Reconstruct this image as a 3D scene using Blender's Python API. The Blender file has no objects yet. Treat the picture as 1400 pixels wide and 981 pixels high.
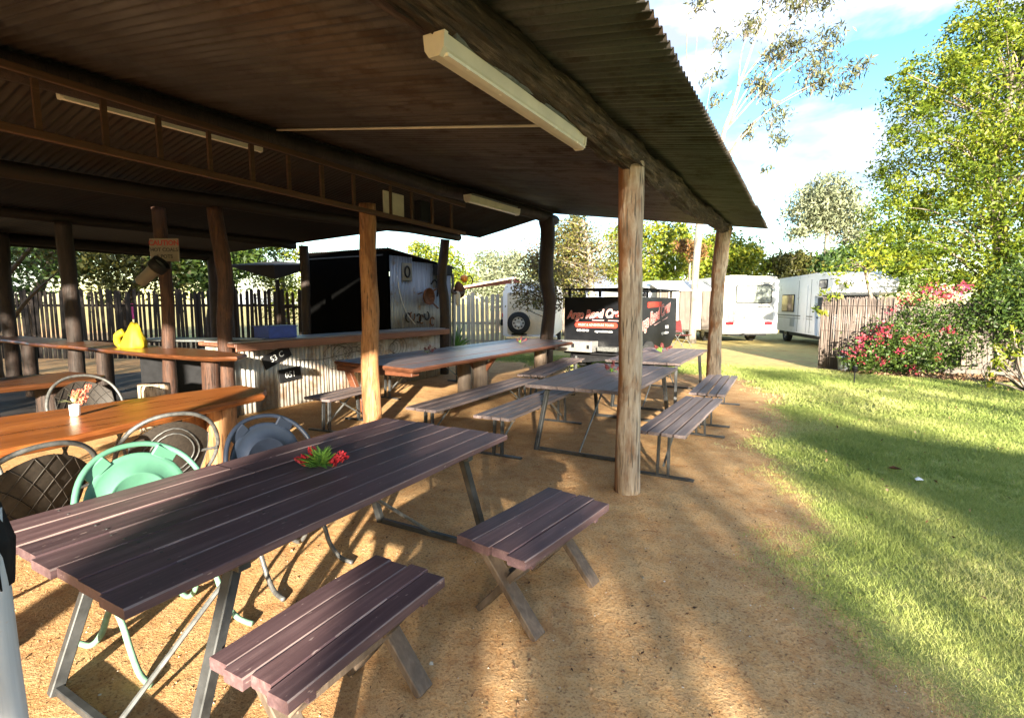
import bpy, math, random
import numpy as np
from mathutils import Vector, Matrix, noise
R_ = math.radians
random.seed(7); rng = np.random.default_rng(7)
sc = bpy.context.scene
col = sc.collection
PI = math.pi
# ------------------------------------------------------------------ camera, sky, sun, exposure
cd = bpy.data.cameras.new("camera"); cam = bpy.data.objects.new("camera", cd); col.objects.link(cam)
cd.sensor_width = 36; cd.lens = 704 / 1400 * 36; cd.clip_start = 0.05; cd.clip_end = 2000
cam.location = (0, 0, 1.6); cam.rotation_euler = (R_(90 - 6.12), 0, R_(29))
sc.camera = cam
SUN_T = 0.21                                         # tangent of the sun's elevation
SUN_DIR = Vector((-0.497, 0.868, -SUN_T)).normalized()   # the way the light travels
sd = bpy.data.lights.new("sun", 'SUN'); sun = bpy.data.objects.new("sun", sd); col.objects.link(sun)
sd.energy = 2.05; sd.angle = R_(0.9); sd.color = (1.0, 0.90, 0.73)
sun.rotation_euler = SUN_DIR.to_track_quat('-Z', 'Y').to_euler()
w = bpy.data.worlds.new("World"); sc.world = w; w.use_nodes = True
wn = w.node_tree.nodes; wl = w.node_tree.links; wn.clear()
def wnode(t, **k):
    n = wn.new(t)
    for a, b in k.items(): setattr(n, a, b)
    return n
sky = wnode('ShaderNodeTexSky', sky_type='NISHITA', sun_disc=False)
sky.sun_elevation = math.atan(SUN_T); sky.sun_rotation = math.atan2(0.497, -0.868)
sky.air_density = 1.0; sky.dust_density = 0.6; sky.ozone_density = 1.5
tc = wnode('ShaderNodeTexCoord')
mp = wnode('ShaderNodeMapping'); mp.inputs['Scale'].default_value = (1.0, 1.0, 2.1); mp.inputs['Location'].default_value = (0.35, 0.6, 0.2)
n1 = wnode('ShaderNodeTexNoise'); n1.inputs['Scale'].default_value = 3.1; n1.inputs['Detail'].default_value = 9; n1.inputs['Roughness'].default_value = 0.52; n1.inputs['Distortion'].default_value = 0.25
cr = wnode('ShaderNodeValToRGB'); cr.color_ramp.elements[0].position = 0.485; cr.color_ramp.elements[1].position = 0.63
n2 = wnode('ShaderNodeTexNoise'); n2.inputs['Scale'].default_value = 5.5; n2.inputs['Detail'].default_value = 6
cr2 = wnode('ShaderNodeValToRGB')
cr2.color_ramp.elements[0].position = 0.40; cr2.color_ramp.elements[0].color = (0.34, 0.39, 0.50, 1)
cr2.color_ramp.elements[1].position = 0.72; cr2.color_ramp.elements[1].color = (1.25, 1.24, 1.24, 1)
mx = wnode('ShaderNodeMix', data_type='RGBA')
sat = wnode('ShaderNodeHueSaturation'); sat.inputs['Saturation'].default_value = 1.3; sat.inputs['Value'].default_value = 0.22
bg = wnode('ShaderNodeBackground'); bg.inputs['Strength'].default_value = 0.15
wo = wnode('ShaderNodeOutputWorld')
wl.new(tc.outputs['Generated'], mp.inputs['Vector']); wl.new(mp.outputs[0], n1.inputs['Vector']); wl.new(mp.outputs[0], n2.inputs['Vector'])
wl.new(n1.outputs[0], cr.inputs[0]); wl.new(n2.outputs[0], cr2.inputs[0])
wl.new(sky.outputs[0], sat.inputs['Color']); wl.new(sat.outputs[0], mx.inputs['A']); wl.new(cr2.outputs[0], mx.inputs['B']); wl.new(cr.outputs[0], mx.inputs['Factor'])
wl.new(mx.outputs['Result'], bg.inputs[0]); wl.new(bg.outputs[0], wo.inputs[0])
sc.view_settings.view_transform = 'Standard'; sc.view_settings.look = 'None'
sc.view_settings.exposure = 4.05; sc.view_settings.gamma = 1.0

# ------------------------------------------------------------------ materials
class G:
    """small node-graph helper"""
    def __init__(s, name):
        s.m = bpy.data.materials.new(name); s.m.use_nodes = True
        s.t = s.m.node_tree; s.t.nodes.clear()
        s.out = s.t.nodes.new('ShaderNodeOutputMaterial')
    def n(s, t, ins=None, **k):
        x = s.t.nodes.new(t)
        for a, b in k.items(): setattr(x, a, b)
        for a, b in (ins or {}).items():
            if hasattr(b, 'is_output'): s.t.links.new(b, x.inputs[a])
            else: x.inputs[a].default_value = b
        return x
    def coord(s, scale=(1, 1, 1), rnd=True, kind='Object'):
        c = s.n('ShaderNodeTexCoord').outputs[kind]
        if rnd:
            r = s.n('ShaderNodeObjectInfo').outputs['Random']
            m = s.n('ShaderNodeMath', {0: r, 1: 37.0}, operation='MULTIPLY').outputs[0]
            c = s.n('ShaderNodeVectorMath', {0: c, 1: m}, operation='ADD').outputs[0]
        return s.n('ShaderNodeMapping', {'Vector': c, 'Scale': scale}).outputs[0]
    def noise(s, vec, scale=5, detail=6, rough=0.55, dist=0.0):
        return s.n('ShaderNodeTexNoise', {'Vector': vec, 'Scale': scale, 'Detail': detail, 'Roughness': rough, 'Distortion': dist}).outputs[0]
    def ramp(s, fac, stops):
        r = s.n('ShaderNodeValToRGB', {0: fac}); e = r.color_ramp.elements
        while len(e) > 2: e.remove(e[-1])
        while len(e) < len(stops): e.new(0.5)
        for i, (p, c) in enumerate(stops):
            e[i].position = p; e[i].color = (*c, 1) if len(c) == 3 else c
        return r.outputs[0]
    def bw(s, fac, a, b): return s.ramp(fac, [(a, (0, 0, 0)), (b, (1, 1, 1))])
    def mix(s, f, a, b, bt='MIX'):
        x = s.n('ShaderNodeMix', data_type='RGBA', blend_type=bt)
        for k, v in (('Factor', f), ('A', a), ('B', b)):
            if hasattr(v, 'is_output'): s.t.links.new(v, x.inputs[k])
            elif k == 'Factor': x.inputs[k].default_value = v
            else: x.inputs[k].default_value = (*v, 1)
        return x.outputs['Result']
    def math(s, op, a, b): return s.n('ShaderNodeMath', {0: a, 1: b}, operation=op).outputs[0]
    def bump(s, h, strength=0.4, dist=0.01, normal=None):
        i = {'Height': h, 'Strength': strength, 'Distance': dist}
        if normal is not None: i['Normal'] = normal
        return s.n('ShaderNodeBump', i).outputs[0]
    def fin(s, color, rough=0.6, normal=None, metal=0.0, spec=0.4, **k):
        i = {'Base Color': color if hasattr(color, 'is_output') else (*color, 1), 'Roughness': rough, 'Metallic': metal, 'Specular IOR Level': spec}
        if normal is not None: i['Normal'] = normal
        i.update(k)
        p = s.n('ShaderNodeBsdfPrincipled', i)
        s.t.links.new(p.outputs[0], s.out.inputs[0]); return s.m

def wood(name, c1, c2, c3, grain=(38, 1.6, 38), rough=0.55, wear=0.0, wearcol=(.3, .25, .22), bumps=0.35, spec=0.35):
    g = G(name); v = g.coord(grain); v2 = g.coord((3, .8, 3))
    a = g.noise(v, 1.0, 8, 0.62, 0.4); b = g.noise(v2, 1.3, 4)
    c = g.ramp(a, [(0.28, c1), (0.52, c2), (0.75, c3)])
    c = g.mix(g.bw(b, 0.3, 0.75), c, g.mix(0.45, c, c1), 'MIX')
    ob = g.n('ShaderNodeObjectInfo').outputs['Random']; st = g.noise(g.coord((2.2, 2.2, 2.2)), 1.7, 5, .65)
    c = g.mix(1.0, c, g.ramp(ob, [(0, (.74, .74, .76)), (.5, (1, 1, 1)), (1, (1.22, 1.16, 1.12))]), 'MULTIPLY')
    c = g.mix(g.math('MULTIPLY', g.bw(st, .52, .70), .45), c, tuple(x * .55 for x in c2))
    if wear > 0:
        wv = g.noise(g.coord((22, 5, 22)), 1.2, 7, 0.7)
        fk = g.noise(g.coord((70, 22, 70)), 1.0, 2, .5); c = g.mix(g.math('MULTIPLY', g.bw(fk, .70, .76), .7), c, tuple(min(.6, x * 1.6) for x in wearcol))
        c = g.mix(g.bw(wv, 0.78 - wear * 0.3, 0.86 - wear * 0.25), c, wearcol)
    rr = g.math('ADD', g.math('MULTIPLY', a, 0.25), rough - 0.12)
    return g.fin(c, rr, g.bump(a, bumps, 0.004), spec=spec)
def plain(name, c, rough=0.5, metal=0.0, var=0.25, scale=9.0, bumps=0.1, spec=0.4):
    g = G(name); v = g.coord()
    a = g.noise(v, scale, 7, 0.6)
    d = tuple(x * (1 - var) for x in c); l = tuple(min(1, x * (1 + var)) for x in c)
    cc = g.ramp(a, [(0.3, d), (0.7, l)])
    return g.fin(cc, g.math('ADD', g.math('MULTIPLY', a, 0.2), rough - 0.1), g.bump(a, bumps, 0.003), metal, spec)
M = {}
M['purple'] = wood('purple_brown_paint', (.062, .036, .040), (.115, .070, .074), (.19, .125, .125), wear=0.35, wearcol=(.24, .18, .16), rough=0.54, spec=0.3)
M['purple_end'] = wood('purple_brown_worn_edge', (.10, .07, .068), (.21, .155, .145), (.32, .25, .235), grain=(30, 3, 30), rough=0.6)
M['grey_plank'] = wood('weathered_grey_plank', (.085, .062, .060), (.18, .145, .142), (.29, .245, .24), wear=0.3, wearcol=(.3, .26, .25), rough=0.54, spec=0.3)
M['grey_end'] = wood('weathered_grey_plank_edge', (.11, .075, .06), (.19, .14, .12), (.28, .23, .2), rough=0.6)
M['bench_wood'] = wood('bench_leg_wood', (.06, .043, .030), (.115, .085, .062), (.18, .14, .105), grain=(34, 34, 2), rough=0.7)
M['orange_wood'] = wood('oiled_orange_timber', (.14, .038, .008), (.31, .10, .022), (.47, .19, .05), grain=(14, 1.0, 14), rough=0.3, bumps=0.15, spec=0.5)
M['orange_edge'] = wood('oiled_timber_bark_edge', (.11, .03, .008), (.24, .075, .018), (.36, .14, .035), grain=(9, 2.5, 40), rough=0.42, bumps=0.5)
M['red_slab'] = wood('red_brown_slab', (.09, .058, .046), (.155, .115, .10), (.23, .185, .17), grain=(16, .9, 16), rough=0.34, bumps=0.2, spec=0.5)
M['red_edge'] = wood('red_brown_slab_edge', (.05, .018, .009), (.10, .036, .017), (.16, .062, .03), grain=(9, 2.5, 30), rough=0.5)
M['bar_wood'] = wood('bar_top_timber', (.07, .03, .02), (.14, .065, .04), (.24, .12, .07), grain=(20, 1.2, 20), rough=0.35)
M['bar_top'] = wood('bar_top_pale_sheen', (.2, .17, .15), (.3, .27, .25), (.42, .39, .37), grain=(20, 1.2, 20), rough=0.35)  # pale grey stands in for a reflection on the bar timber
M['shaded_slab'] = wood('shaded_oiled_timber', (.05, .016, .005), (.10, .034, .010), (.17, .065, .02), grain=(14, 1.0, 14), rough=0.3, bumps=0.15, spec=0.5)  # the orange timber again, with shade darkened into its colour
M['shaded_slab_edge'] = wood('shaded_timber_bark_edge', (.035, .012, .004), (.07, .024, .008), (.12, .045, .014), grain=(9, 2.5, 40), rough=0.42, bumps=0.5)  # orange bark edge with the same shade in its colour
M['dark_wood'] = wood('dark_timber', (.007, .004, .003), (.014, .008, .005), (.024, .013, .008), grain=(30, 30, 2), rough=0.7)
M['truss_wood'] = wood('truss_timber', (.04, .018, .008), (.075, .035, .015), (.12, .06, .027), grain=(36, 1.2, 36), rough=0.65)
M['pale_wood'] = wood('whitewashed_timber', (.34, .35, .36), (.5, .51, .52), (.62, .63, .64), grain=(26, 26, 1.4), rough=0.7, wear=.3, wearcol=(.3, .24, .2))

def logmat(name, inner, mid, pale, bark, barkmix=0.4, along=2, scale=30, bumps=.6, side=None):
    sc_ = lambda k: tuple(k if q == along else 1 for q in range(3))
    g = G(name); v = g.coord(sc_(.12))
    a = g.noise(v, scale, 8, 0.65, 0.6); b = g.noise(g.coord(sc_(.4)), 5, 5, .6, .3); k = g.noise(g.coord(sc_(.07)), 60, 3, .5)
    c = g.ramp(a, [(0.3, inner), (0.5, mid), (0.72, pale)])
    c = g.mix(g.bw(b, 0.62 - barkmix * 0.4, 0.74 - barkmix * 0.3), c, bark)
    crack = g.bw(k, 0.36, 0.43)
    c = g.mix(crack, tuple(x * 0.35 for x in mid), c)
    if side is not None:      # red-brown mixed in towards one side
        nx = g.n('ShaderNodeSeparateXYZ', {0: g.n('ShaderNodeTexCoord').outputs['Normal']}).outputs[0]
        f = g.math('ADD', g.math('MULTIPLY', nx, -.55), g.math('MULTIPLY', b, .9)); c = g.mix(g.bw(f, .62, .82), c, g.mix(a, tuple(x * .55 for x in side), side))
    h = g.math('ADD', g.math('MULTIPLY', a, .7), g.math('MULTIPLY', crack, .5))
    return g.fin(c, 0.72, g.bump(h, bumps, 0.014))
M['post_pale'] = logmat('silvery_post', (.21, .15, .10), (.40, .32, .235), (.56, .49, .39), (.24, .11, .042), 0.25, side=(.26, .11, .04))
M['post_orange'] = logmat('smooth_orange_post', (.19, .085, .032), (.29, .14, .055), (.38, .21, .10), (.15, .058, .02), 0.35)
M['post_dark'] = logmat('dark_bark_post', (.016, .009, .006), (.03, .017, .012), (.055, .033, .023), (.016, .009, .006), 0.5)
M['post_red'] = logmat('red_brown_post', (.02, .008, .004), (.044, .017, .008), (.08, .034, .016), (.024, .009, .005), 0.4)
M['bark'] = logmat('stringy_bark', (.014, .008, .005), (.06, .036, .024), (.20, .14, .10), (.035, .018, .011), 0.45, 1, 34, 1.0)
M['trunk_grey'] = logmat('tree_bark', (.10, .08, .06), (.2, .165, .13), (.32, .28, .23), (.12, .09, .07), 0.4)
M['trunk_pale'] = logmat('pale_gum_bark', (.15, .13, .10), (.21, .19, .155), (.27, .245, .21), (.13, .10, .075), 0.35)
M['trunk_dark'] = logmat('dark_tree_bark', (.03, .022, .016), (.07, .05, .035), (.13, .1, .07), (.05, .035, .025), 0.4)

def corrmat(name, c1, c2, rust, rustmix, rough=0.5, metal=0.5):
    g = G(name); v = g.coord()
    a = g.noise(v, 3.0, 8, .65); b = g.noise(g.coord((.4, 6, 6)), 2.0, 6, .6); s = g.noise(v, 60, 3, .6)
    c = g.ramp(b, [(0.3, c1), (0.7, c2)])
    c = g.mix(g.bw(a, 0.62 - rustmix * .35, 0.72 - rustmix * .25), c, rust)
    c = g.mix(g.math('MULTIPLY', g.bw(s, .5, .8), .35), c, tuple(x * .5 for x in c1))
    return g.fin(c, rough, g.bump(s, .12, .002), metal)
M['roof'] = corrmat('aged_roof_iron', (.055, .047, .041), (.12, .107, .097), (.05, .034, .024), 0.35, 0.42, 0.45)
M['roof_shaded'] = corrmat('shaded_roof_iron', (.012, .009, .007), (.03, .024, .02), (.02, .010, .006), 0.4, 0.6, 0.2)  # aged roof iron with the left bay's shade darkened into its colour
M['corr_grey'] = corrmat('galvanised_corrugated_iron', (.27, .28, .29), (.42, .43, .44), (.24, .19, .15), 0.2, 0.42, 0.55)
M['corr_blue'] = corrmat('blue_grey_corrugated_iron', (.14, .15, .17), (.23, .245, .27), (.15, .11, .08), 0.15, 0.4, 0.5)
M['corr_bar'] = corrmat('weathered_galvanised_iron', (.3, .28, .25), (.48, .46, .42), (.28, .2, .14), 0.35, 0.45, 0.45)
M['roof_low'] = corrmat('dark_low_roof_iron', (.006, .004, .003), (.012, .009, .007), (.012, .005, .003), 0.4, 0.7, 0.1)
M['steel'] = plain('painted_steel_grey', (.045, .047, .048), .45, .35, .4, 14)
M['steel_worn'] = plain('worn_galvanised_steel', (.16, .165, .16), .45, .5, .4, 20)
M['black'] = plain('black_paint', (.010, .010, .011), .6, 0, .3, spec=.15)
M['blackbox'] = plain('trailer_black_paint', (.006, .0065, .008), .35, 0, .25, 4, .03, .25)
M['rubber'] = plain('tyre_rubber', (.018, .018, .018), .8)
M['void'] = plain('dark_interior_black', (.003, .003, .003), .9, 0, .2, spec=0.0)  # black stands in for the unlit hut interior
M['white'] = plain('white_vehicle_paint', (.74, .75, .77), .3, 0, .05, 2.5, .02, .5)
M['dull_white'] = plain('chalky_white_paint', (.45, .46, .45), .5, 0, .12, 3, .05)
M['cream'] = plain('cream_panel', (.55, .48, .36), .5, 0, .1)
M['glass'] = plain('dark_window_glass', (.02, .025, .03), .06, 0, .2, 3, 0, .8)
M['glass_grey'] = plain('curtained_window_glass', (.17, .19, .17), .1, 0, .5, 14, 0, .8)
M['alu'] = plain('checker_plate', (.6, .6, .58), .35, .8, .15, 30, .3)
M['tail_red'] = plain('red_lamp_lens', (.45, .015, .02), .2)
M['amber'] = plain('orange_marker', (.7, .22, .02), .4)
M['fitting'] = plain('aged_cream_light_housing', (.58, .53, .40), .4, 0, .12, 5)
M['tube'] = plain('fluorescent_tube_glass', (.74, .70, .56), .25, 0, .06)
M['yellow'] = plain('yellow_fabric', (.33, .25, .006), .7, 0, .2, 6, .2)
M['blue'] = plain('blue_plastic', (.02, .05, .3), .4)
M['pink'] = plain('pink_fabric', (.75, .08, .25), .7)
M['awning_red'] = plain('faded_red_canvas', (.55, .16, .16), .8)
M['green_plastic'] = plain('faded_green_plastic', (.07, .19, .125), .55, 0, .15, 6, .05)
M['green_tube'] = plain('chalky_green_paint', (.13, .24, .165), .55, 0, .25, 25, .1)
M['navy_plastic'] = plain('dark_navy_plastic', (.010, .014, .024), .4, 0, .2)
M['weave'] = plain('dark_brown_weave', (.022, .017, .013), .6, 0, .4, 60, .4)
M['tube_grey'] = plain('scuffed_grey_tube', (.085, .085, .082), .5, .3, .5, 30)
M['rust'] = plain('rusty_iron', (.10, .038, .016), .8, .2, .5, 20, .4)
M['wire'] = plain('rusty_wire', (.085, .07, .06), .6, .5, .4)
M['sign_white'] = plain('sign_board_white', (.12, .105, .08), .6, 0, .1)
M['sign_red'] = plain('sign_red_paint', (.2, .012, .01), .5)
M['sign_black'] = plain('sign_black_paint', (.01, .01, .01), .5)
M['logo_red'] = plain('logo_red_print', (.40, .035, .025), .5, 0, .1)
M['logo_pink'] = plain('logo_pale_pink_print', (.52, .30, .28), .5, 0, .06)
M['print_white'] = plain('white_print', (.6, .6, .6), .5, 0, .04)
M['pill_red'] = plain('red_banner_print', (.42, .035, .02), .5, 0, .1)
M['vase'] = plain('white_ceramic', (.72, .70, .62), .35, 0, .08)
M['paper'] = plain('white_paper', (.78, .78, .78), .7, 0, .1)
M['zinc'] = plain('zinc_bucket', (.42, .46, .48), .4, .6, .2)
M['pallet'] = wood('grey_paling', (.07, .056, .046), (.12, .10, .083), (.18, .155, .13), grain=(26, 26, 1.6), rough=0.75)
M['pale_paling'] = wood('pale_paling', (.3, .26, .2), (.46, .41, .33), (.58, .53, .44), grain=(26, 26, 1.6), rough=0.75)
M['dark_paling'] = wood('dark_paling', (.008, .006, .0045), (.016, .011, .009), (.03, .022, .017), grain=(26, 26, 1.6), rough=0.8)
M['brush'] = wood('brushwood', (.12, .09, .07), (.23, .18, .15), (.36, .30, .26), grain=(60, 60, 2.5), rough=0.85, bumps=.8)
M['flower_red'] = plain('red_petals', (.38, .014, .022), .6, 0, .4, 30)
M['flower_coral'] = plain('coral_petals', (.62, .12, .07), .6, 0, .3, 30)
M['petal_dull'] = plain('dull_red_petals', (.09, .014, .014), .6, 0, .4, 30)
M['sprig_leaf'] = plain('fresh_leaf', (.11, .22, .035), .5, 0, .4, 30)
M['sprig_pale'] = plain('pale_leaf', (.32, .38, .2), .5, 0, .3, 30)

def leafmat(name, stops, trans=0.35, rough=0.5):
    g = G(name)
    at = g.n('ShaderNodeAttribute', attribute_name='lv').outputs['Fac']
    c = g.ramp(at, stops)
    p = g.n('ShaderNodeBsdfPrincipled', {'Base Color': c, 'Roughness': rough, 'Specular IOR Level': .35})
    t = g.n('ShaderNodeBsdfTranslucent', {'Color': c})
    m = g.n('ShaderNodeMixShader', {0: trans, 1: p.outputs[0], 2: t.outputs[0]})
    g.t.links.new(m.outputs[0], g.out.inputs[0]); return g.m
M['lf_lime'] = leafmat('lime_green_leaves', [(0, (.045, .08, .007)), (.35, (.12, .165, .010)), (.75, (.24, .25, .018)), (1, (.30, .27, .035))])
M['lf_tree'] = leafmat('bright_tree_leaves', [(0, (.035, .068, .007)), (.35, (.10, .15, .011)), (.75, (.20, .235, .017)), (1, (.29, .27, .035))], .48)
M['lf_green'] = leafmat('mid_green_leaves', [(0, (.022, .045, .009)), (.5, (.05, .09, .014)), (1, (.11, .15, .022))])
M['lf_dark'] = leafmat('dark_green_leaves', [(0, (.02, .045, .012)), (.5, (.045, .085, .02)), (1, (.09, .15, .03))])
M['lf_gum'] = leafmat('gum_leaves', [(0, (.06, .066, .028)), (.5, (.10, .108, .045)), (1, (.16, .14, .065))], .25)
M['lf_pale'] = leafmat('pale_grey_green_leaves', [(0, (.12, .15, .08)), (.5, (.20, .22, .13)), (1, (.28, .30, .19))], .3)
M['lf_olive'] = leafmat('olive_leaves', [(0, (.028, .032, .008)), (.45, (.065, .07, .016)), (1, (.14, .13, .03))])
M['lf_purple'] = leafmat('bronze_leaves', [(0, (.06, .035, .025)), (.4, (.13, .09, .035)), (.75, (.20, .18, .05)), (1, (.17, .06, .035))])
M['lf_dry'] = leafmat('dry_mixed_leaves', [(0, (.09, .055, .028)), (.4, (.12, .105, .035)), (.75, (.16, .17, .03)), (1, (.19, .11, .05))])
M['lf_red'] = leafmat('orange_red_leaves', [(0, (.10, .07, .02)), (.5, (.17, .09, .03)), (1, (.24, .10, .035))])
M['lf_flower'] = leafmat('pink_red_bracts', [(0, (.30, .03, .05)), (.5, (.38, .06, .07)), (1, (.42, .03, .14))], .3)
M['grass'] = leafmat('lawn_blades', [(0, (.19, .25, .055)), (.4, (.32, .37, .095)), (.7, (.44, .445, .15)), (1, (.56, .49, .25))], .3, .6)
M['litter'] = leafmat('leaf_litter', [(0, (.05, .022, .012)), (.35, (.12, .06, .03)), (.7, (.26, .16, .08)), (1, (.36, .27, .16))], .1, .8)

M['pebble'] = leafmat('dirt_grit', [(0, (.16, .08, .04)), (.5, (.34, .2, .1)), (.8, (.5, .36, .22)), (1, (.55, .5, .42))], 0.0, .85)
# ------------------------------------------------------------------ mesh helper
class MB:
    def __init__(s): s.v = []; s.f = []; s.mi = []
    def add(s, vs, fs, m=0):
        o = len(s.v); s.v += [tuple(p) for p in vs]
        for f in fs: s.f.append(tuple(i + o for i in f)); s.mi.append(m)
        return s
    def box(s, c, d, rot=None, bev=0.0, m=0, mb=None):
        hx, hy, hz = d[0] / 2, d[1] / 2, d[2] / 2; c = Vector(c); mb = m if mb is None else mb
        T = (lambda p: c + (rot @ Vector(p))) if rot is not None else (lambda p: c + Vector(p))
        if bev <= 0:
            vs = [T((x, y, z)) for x in (-hx, hx) for y in (-hy, hy) for z in (-hz, hz)]
            return s.add(vs, [(0, 1, 3, 2), (4, 6, 7, 5), (0, 4, 5, 1), (2, 3, 7, 6), (0, 2, 6, 4), (1, 5, 7, 3)], m)
        b = min(bev, hx * .9, hy * .9, hz * .9); vs = []; idx = {}
        for sx in (-1, 1):
            for sy in (-1, 1):
                for sz in (-1, 1):
                    for ax, p in enumerate(((sx * hx, sy * (hy - b), sz * (hz - b)), (sx * (hx - b), sy * hy, sz * (hz - b)), (sx * (hx - b), sy * (hy - b), sz * hz))):
                        idx[(sx, sy, sz, ax)] = len(vs); vs.append(T(p))
        F = []; B = []
        def orient(q, nrm):
            a = [Vector(vs[i]) for i in q]; n = (a[1] - a[0]).cross(a[2] - a[0])
            nn = Vector(nrm); nn = rot @ nn if rot is not None else nn
            return tuple(q) if n.dot(nn) > 0 else tuple(reversed(q))
        sg = ((-1, -1), (1, -1), (1, 1), (-1, 1))
        for ax in range(3):
            for d_ in (-1, 1):
                q = []
                for a, b_ in sg:
                    t = [a, b_]; t.insert(ax, d_); q.append(idx[(*t, ax)])
                nr = [0, 0, 0]; nr[ax] = d_; F.append(orient(q, nr))
        for ax in range(3):
            o1, o2 = [k for k in range(3) if k != ax]
            for a in (-1, 1):
                for b_ in (-1, 1):
                    def key(e, which):
                        t = [0, 0, 0]; t[ax] = e; t[o1] = a; t[o2] = b_; return idx[(*t, which)]
                    q = [key(-1, o1), key(1, o1), key(1, o2), key(-1, o2)]
                    nr = [0, 0, 0]; nr[o1] = a; nr[o2] = b_; B.append(orient(q, nr))
        for sx in (-1, 1):
            for sy in (-1, 1):
                for sz in (-1, 1): B.append(orient([idx[(sx, sy, sz, k)] for k in range(3)], (sx, sy, sz)))
        s.add(vs, F, m); o = len(s.v) - len(vs)
        for f in B: s.f.append(tuple(i + o for i in f)); s.mi.append(mb)
        return s
    def bar(s, a, b, wd, ht, up=(0, 0, 1), m=0, bev=0.0, mb=None):
        a = Vector(a); b = Vector(b); y = (b - a); L = y.length; y.normalize(); u = Vector(up)
        if abs(y.dot(u)) > .98: u = Vector((1, 0, 0))
        x = y.cross(u).normalized(); z = x.cross(y)
        return s.box((a + b) / 2, (wd, L, ht), Matrix((x, y, z)).transposed(), bev, m, mb)
    def tube(s, pts, r, n=8, m=0, caps=True, rfun=None, closed=False):
        P = [Vector(p) for p in pts]; K = len(P); rr = r if hasattr(r, '__len__') else [r] * K
        vs = []; u = None
        for i in range(K):
            if closed: t = P[(i + 1) % K] - P[i - 1]
            else: t = P[min(i + 1, K - 1)] - P[max(i - 1, 0)]
            t.normalize()
            if u is None:
                u = Vector((1, 0, 0)) if abs(t.x) < .8 else Vector((0, 1, 0))
            u = (u - t * u.dot(t)).normalized(); v = t.cross(u)
            for j in range(n):
                a = 2 * PI * j / n; q = rr[i] * (rfun(i, a, P[i]) if rfun else 1)
                vs.append(P[i] + (u * math.cos(a) + v * math.sin(a)) * q)
        fs = []
        for i in range(K if closed else K - 1):
            i2 = (i + 1) % K
            for j in range(n):
                j2 = (j + 1) % n; fs.append((i * n + j, i * n + j2, i2 * n + j2, i2 * n + j))
        if caps and not closed:
            fs.append(tuple(reversed(range(n)))); fs.append(tuple((K - 1) * n + j for j in range(n)))
        return s.add(vs, fs, m)
    def lathe(s, prof, n=20, c=(0, 0, 0), rot=None, m=0, caps=True):
        c = Vector(c); vs = []
        for r, z in prof:
            for j in range(n):
                a = 2 * PI * j / n; p = Vector((r * math.cos(a), r * math.sin(a), z)); vs.append(c + (rot @ p if rot is not None else p))
        fs = [(i * n + j, i * n + (j + 1) % n, (i + 1) * n + (j + 1) % n, (i + 1) * n + j) for i in range(len(prof) - 1) for j in range(n)]
        if caps and prof[0][0] > 1e-4: fs.append(tuple(reversed(range(n))))
        if caps and prof[-1][0] > 1e-4: fs.append(tuple((len(prof) - 1) * n + j for j in range(n)))
        return s.add(vs, fs, m)
    def prism(s, outline, lo, hi, axis=2, m=0, mside=None):
        """outline: 2-D ring (anticlockwise seen from +axis) pushed from lo to hi along the axis"""
        def P(p, h):
            t = [p[0], p[1]]; t.insert(axis, h); return t
        n = len(outline); vs = [P(p, lo) for p in outline] + [P(p, hi) for p in outline]
        s.add(vs, [tuple(reversed(range(n))), tuple(range(n, 2 * n))], m); o = len(s.v) - 2 * n
        for i in range(n):
            s.f.append((o + i, o + (i + 1) % n, o + n + (i + 1) % n, o + n + i)); s.mi.append(m if mside is None else mside)
        return s
    def mesh(s, name, mats, smooth=False):
        me = bpy.data.meshes.new(name); me.from_pydata(s.v, [], s.f)
        for k in (mats if isinstance(mats, (list, tuple)) else [mats]): me.materials.append(M[k])
        me.polygons.foreach_set('material_index', s.mi)
        if smooth: me.polygons.foreach_set('use_smooth', [True] * len(s.f))
        me.update(); return me
    def build(s, name, mats, parent=None, smooth=False, world=False):
        if world and parent is not None:
            o = Vector((0, 0, 0)); p = parent
            while p is not None: o += p.location; p = p.parent
            s.v = [tuple(Vector(q) - o) for q in s.v]
        return link(name, s.mesh(name, mats, smooth), parent)
def link(name, me, parent=None, loc=None, rot=None):
    o = bpy.data.objects.new(name, me); col.objects.link(o); o.parent = parent
    if loc is not None: o.location = loc
    if rot is not None: o.rotation_euler = rot
    return o
def tag(o, label=None, cat=None, group=None, kind=None):
    for k, v in (('label', label), ('category', cat), ('group', group), ('kind', kind)):
        if v: o[k] = v
    return o
def thing(name, label, cat, loc=(0, 0, 0), rz=0.0, group=None):
    o = bpy.data.objects.new(name, None); o.empty_display_size = .1; col.objects.link(o)
    o.location = loc; o.rotation_euler = (0, 0, rz); return tag(o, label, cat, group)
def copy_tree(o, parent=None):
    c = o.copy(); col.objects.link(c); c.parent = parent
    for ch in list(KIDS(o)): copy_tree(ch, c)
    return c
def KIDS(o): return [x for x in o.children]
def dup(root, loc, rz, label=None, group=None):
    c = copy_tree(root); c.location = loc; c.rotation_euler = (0, 0, rz)
    if label: c['label'] = label
    if group: c['group'] = group
    return c
def frame(o, xd, up):
    x = Vector(xd).normalized(); z = x.cross(Vector(up)).normalized(); y = z.cross(x)
    m = Matrix((x, y, z)).transposed().to_4x4(); m.translation = Vector(o); return m
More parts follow.
